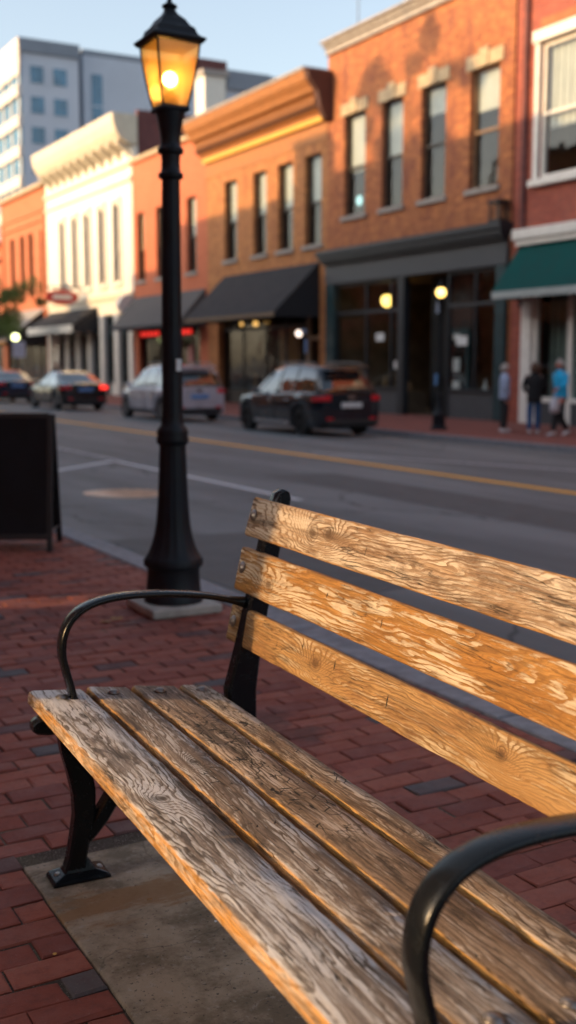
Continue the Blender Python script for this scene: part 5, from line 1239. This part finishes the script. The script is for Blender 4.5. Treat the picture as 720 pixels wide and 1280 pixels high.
    for i in range(10):
        t = PI*.5*i/9; z_ = math.sin(t)
        rings.append([sc_(hc + Vector(((.087)*math.cos(t)*math.cos(a), (.103)*math.cos(t)*math.sin(a) - .012, .018 + .115*z_))) for a in [2*PI*j/18 for j in range(18)]])
    m.loft(rings)
    for j in range(13):
        a = PI + PI*(j-1)/11 if False else PI*1.0 + PI*j/12; bx_, by_ = .078*math.cos(a), .09*math.sin(a) - .012
        m.tube([sc_(hc + Vector((bx_, by_, .05))), sc_(hc + Vector((bx_*1.08, by_*1.08, -.03))), sc_(hc + Vector((bx_*.95, by_*.95, -.07 - hairlen)))], [.03*k,.03*k,.016*k], 7)
    m.build('hair', M[hair], e, smooth=True)
    # clothes
    t = SK(); zt = .93 - toplen; pv = t.p(sc_((0,0,zt)), (.165*k,.135*k)); wa = t.p(sc_((0,lean*.2,1.12)), (.155*k,.13*k), pv); ch = t.p(sc_((0,lean*.4,1.33)), (.17*k,.145*k), wa); nk = t.p(sc_((0,lean*.48,1.455)), .08*k, ch)
    for n in ('l','r'):
        s0 = t.p(sc_(sh[n]), .08*k, ch); W_ = Vector(wr_[n]); E_ = Vector(el[n]); t.chain(s0, [(sc_(E_.lerp(Vector(sh[n]), .5)), .066*k), (sc_(E_), .058*k), (sc_(E_.lerp(W_, .9)), .042*k)])
    def ell(z, a_, b_, yy): return [sc_((a_*math.cos(q)*(1+.02*math.sin(3*q+z*9)), yy + b_*math.sin(q), z)) for q in [2*PI*j/22 for j in range(22)]]
    tor = [ell(.865-toplen, .178, .13, 0), ell(.90-toplen, .185, .137, 0), ell(1.0, .178, .132, lean*.1), ell(1.12, .172, .128, lean*.2), ell(1.25, .188, .135, lean*.3), ell(1.36, .195, .132, lean*.4), ell(1.43, .165, .11, lean*.45), ell(1.475, .10, .085, lean*.48), ell(1.51, .068, .072, lean*.5)]
    skin_mesh('jacket', t.v, t.e, t.r, [M[top]], e, extra=tor)
    t = SK(); pv = t.p(sc_((0,0,.98)), (.15*k,.12*k)); pw = t.p(sc_((0,-.005,.90)), (.155*k,.125*k), pv)
    for n in ('l','r'):
        hi = t.p(sc_((hip[n][0], hip[n][1], .82)), .1*k, pw); kn = Vector(knee[n]); an = Vector(ank[n]); t.chain(hi, [(sc_(kn), .085*k), (sc_(kn.lerp(an, .55)), .075*k), (sc_(an), .068*k)])
    pel = [ell(.76, .12, .09, 0), ell(.80, .158, .112, 0), ell(.88, .168, .122, 0), ell(.98, .16, .12, 0), ell(1.03, .15, .112, 0)]
    skin_mesh('trousers', t.v, t.e, t.r, [M[trou]], e, extra=pel)
    for n in ('l','r'):
        A = Vector(ank[n]); lift = A.z - .085; tz = legs.get(n, {}).get('toe', 0)
        m = MB(); rings = []
        for q, (yy, w_, hh) in enumerate(((-.075,.03,.05),(-.06,.04,.085),(0,.042,.095),(.06,.043,.07),(.12,.048,.05),(.165,.042,.042),(.19,.02,.03))):
            c = Vector((A.x, A.y + yy, 0)); z0_ = lift + tz*(yy+.06)
            rings.append([sc_((c.x + w_*math.cos(a), c.y, max(z0_, z0_ + hh*.5 + hh*.5*math.sin(a)*1.0))) for a in [2*PI*j/12 for j in range(12)]])
        m.loft(rings).build('shoe', M[shoe], e, smooth=True)
    return e
def face_to(deg): return rad(deg - 90)      # heading of travel measured from +X
# facing the shop window and each other on the far pavement
person((17.95, 21.33, ZF), face_to(-28), 'grey haired person in pale blue jacket and black trousers standing on the far pavement', 1.66, 'jacket_blue', 'trouser_black', 'shoe_white', 'hair_grey', 'skin_red',
       arms={'r': {'elbow': (.24,-.05,1.15), 'wrist': (.2,.1,.95)}, 'l': {'elbow': (-.27,.0,1.16), 'wrist': (-.2,.14,1.0)}}, hairlen=.01, toplen=.02)
person((18.3, 21.75, ZF), face_to(-40), 'person in tan trousers half hidden behind the one in the pale blue jacket', 1.66, 'jacket_brown', 'trouser_tan', 'shoe_white', 'hair_tan', hairlen=.08)
person((18.25, 20.6, ZF), face_to(55), 'person in black jacket and blue jeans standing with their back to the road', 1.68, 'jacket_black', 'jeans', 'shoe_white', 'hair_brown',
       arms={'r': {'elbow': (.26,.02,1.14), 'wrist': (.16,.16,1.0)}, 'l': {'elbow': (-.26,.02,1.14), 'wrist': (-.16,.16,1.0)}}, hairlen=.05, toplen=.1)
wk = person((18.3, 19.75, ZF), face_to(62+180+20-80), 'walking person in bright cyan top and black trousers carrying a white bag', 1.76, 'top_cyan', 'trouser_black', 'shoe_white', 'hair_grey', 'skin_red',
       arms={'l': {'elbow': (-.25,.10,1.17), 'wrist': (-.22,.34,1.08)}, 'r': {'elbow': (.25,-.12,1.15), 'wrist': (.25,-.05,.92)}},
       legs={'l': {'knee': (-.09,.22,.50), 'ankle': (-.09,.30,.095), 'toe': .0}, 'r': {'knee': (.09,-.05,.48), 'ankle': (.09,-.33,.12), 'toe': -.3}}, lean=.06)
person((17.6, 55.5, ZF), face_to(-90), 'distant person standing behind the black parked sedan', 1.72, 'jacket_black', 'trouser_black', 'shoe_dark', 'hair_brown')
person((17.4, 66.0, ZF), face_to(-80), 'distant person in a grey blue jacket near the farthest parked car', 1.75, 'jacket_blue', 'jeans', 'shoe_dark', 'hair_grey')
# carried bag (held, so a thing of its own)
def bag(loc, rz_):
    e = empty('shopping_bag', loc, rz_, 'white shopping bag held by the walking person in the cyan top', 'bag')
    m = MB(); rings = []
    for z, w_, d_ in ((0,.10,.05),(.02,.14,.075),(.15,.15,.08),(.28,.13,.06),(.34,.11,.03)):
        rings.append([(w_*math.copysign(abs(math.cos(a))**.6, math.cos(a)), d_*math.copysign(abs(math.sin(a))**.6, math.sin(a)), z) for a in [2*PI*i/16 for i in range(16)]])
    m.loft(rings).build('bag_body', M['bag'], e, smooth=True)
    MB().tube([(-.07,0,.33),(-.06,0,.42),(0,0,.47),(.06,0,.42),(.07,0,.33)], .006, 6).build('handle', M['bag'], e, smooth=True)
    return e
hand = wk.matrix_basis @ Vector((-.22, .40, 1.0)); bag((hand.x, hand.y, ZF + .54), rad(20))

# ------------------------------------------------------------------ tree at the left edge
def tree(name, x, y, z, h, cr, label, seed, n=5200, ls=1.0):
    r = random.Random(seed); e = empty(name, (x, y, z), 0, label, 'tree'); m = MB()
    m.tube([(0,0,0),(.03,.02,h*.2),(-.02,.05,h*.42),(.04,.0,h*.7),(0,0,h*.92)], [.17,.13,.11,.07,.02], 10)
    tips = []
    for i in range(16):
        a = r.uniform(0, 2*PI); z0 = h*r.uniform(.36,.8); L_ = cr*r.uniform(.6,1.0)*(1.15-.5*(z0/h)); up_ = r.uniform(.2,.9)
        p1 = (math.cos(a)*L_*.5, math.sin(a)*L_*.5, z0+L_*.3*up_); p2 = (math.cos(a)*L_, math.sin(a)*L_, z0+L_*.62*up_)
        m.tube([(0,0,z0), p1, p2], [.06,.035,.01], 6); tips += [p1, p2, p2]
    m.build('trunk', M['bark'], e, smooth=True)
    clumps = [(Vector(r.choice(tips)) + Vector((r.gauss(0,.35), r.gauss(0,.35), r.gauss(0,.25))), r.uniform(.25,.6)) for _ in range(60)]
    m = MB()
    for i in range(n):
        c, s_ = r.choice(clumps); d = Vector((r.gauss(0,1), r.gauss(0,1), r.gauss(0,.8))).normalized(); p = c + d*s_*r.uniform(.5,1.1)
        a = Vector((r.gauss(0,1), r.gauss(0,1), r.gauss(0,.6))).normalized(); b = a.orthogonal().normalized()*r.uniform(.03,.05)*ls; a *= r.uniform(.06,.10)*ls
        m.quad(p-a, p+b, p+a, p-b)
    m.build('crown', M['leaf'], e, fix=False); return e
tree('street_tree', 16.35, 64.0, ZF, 7.9, 2.5, 'green street tree whose crown edge shows at the left edge of the street', 5, 9000, 1.35)
tree('tall_tree', -10.5, 37.0, 0, 24.5, 3.4, 'tall tree standing behind the near side buildings', 21, 9000, 2.2)
tree('street_tree', 16.9, 96.0, ZF, 9.0, 2.8, 'second green street tree farther down the far pavement', 8, 3000)
print('faces', sum(len(o.data.polygons) for o in bpy.data.objects if o.type == 'MESH'))
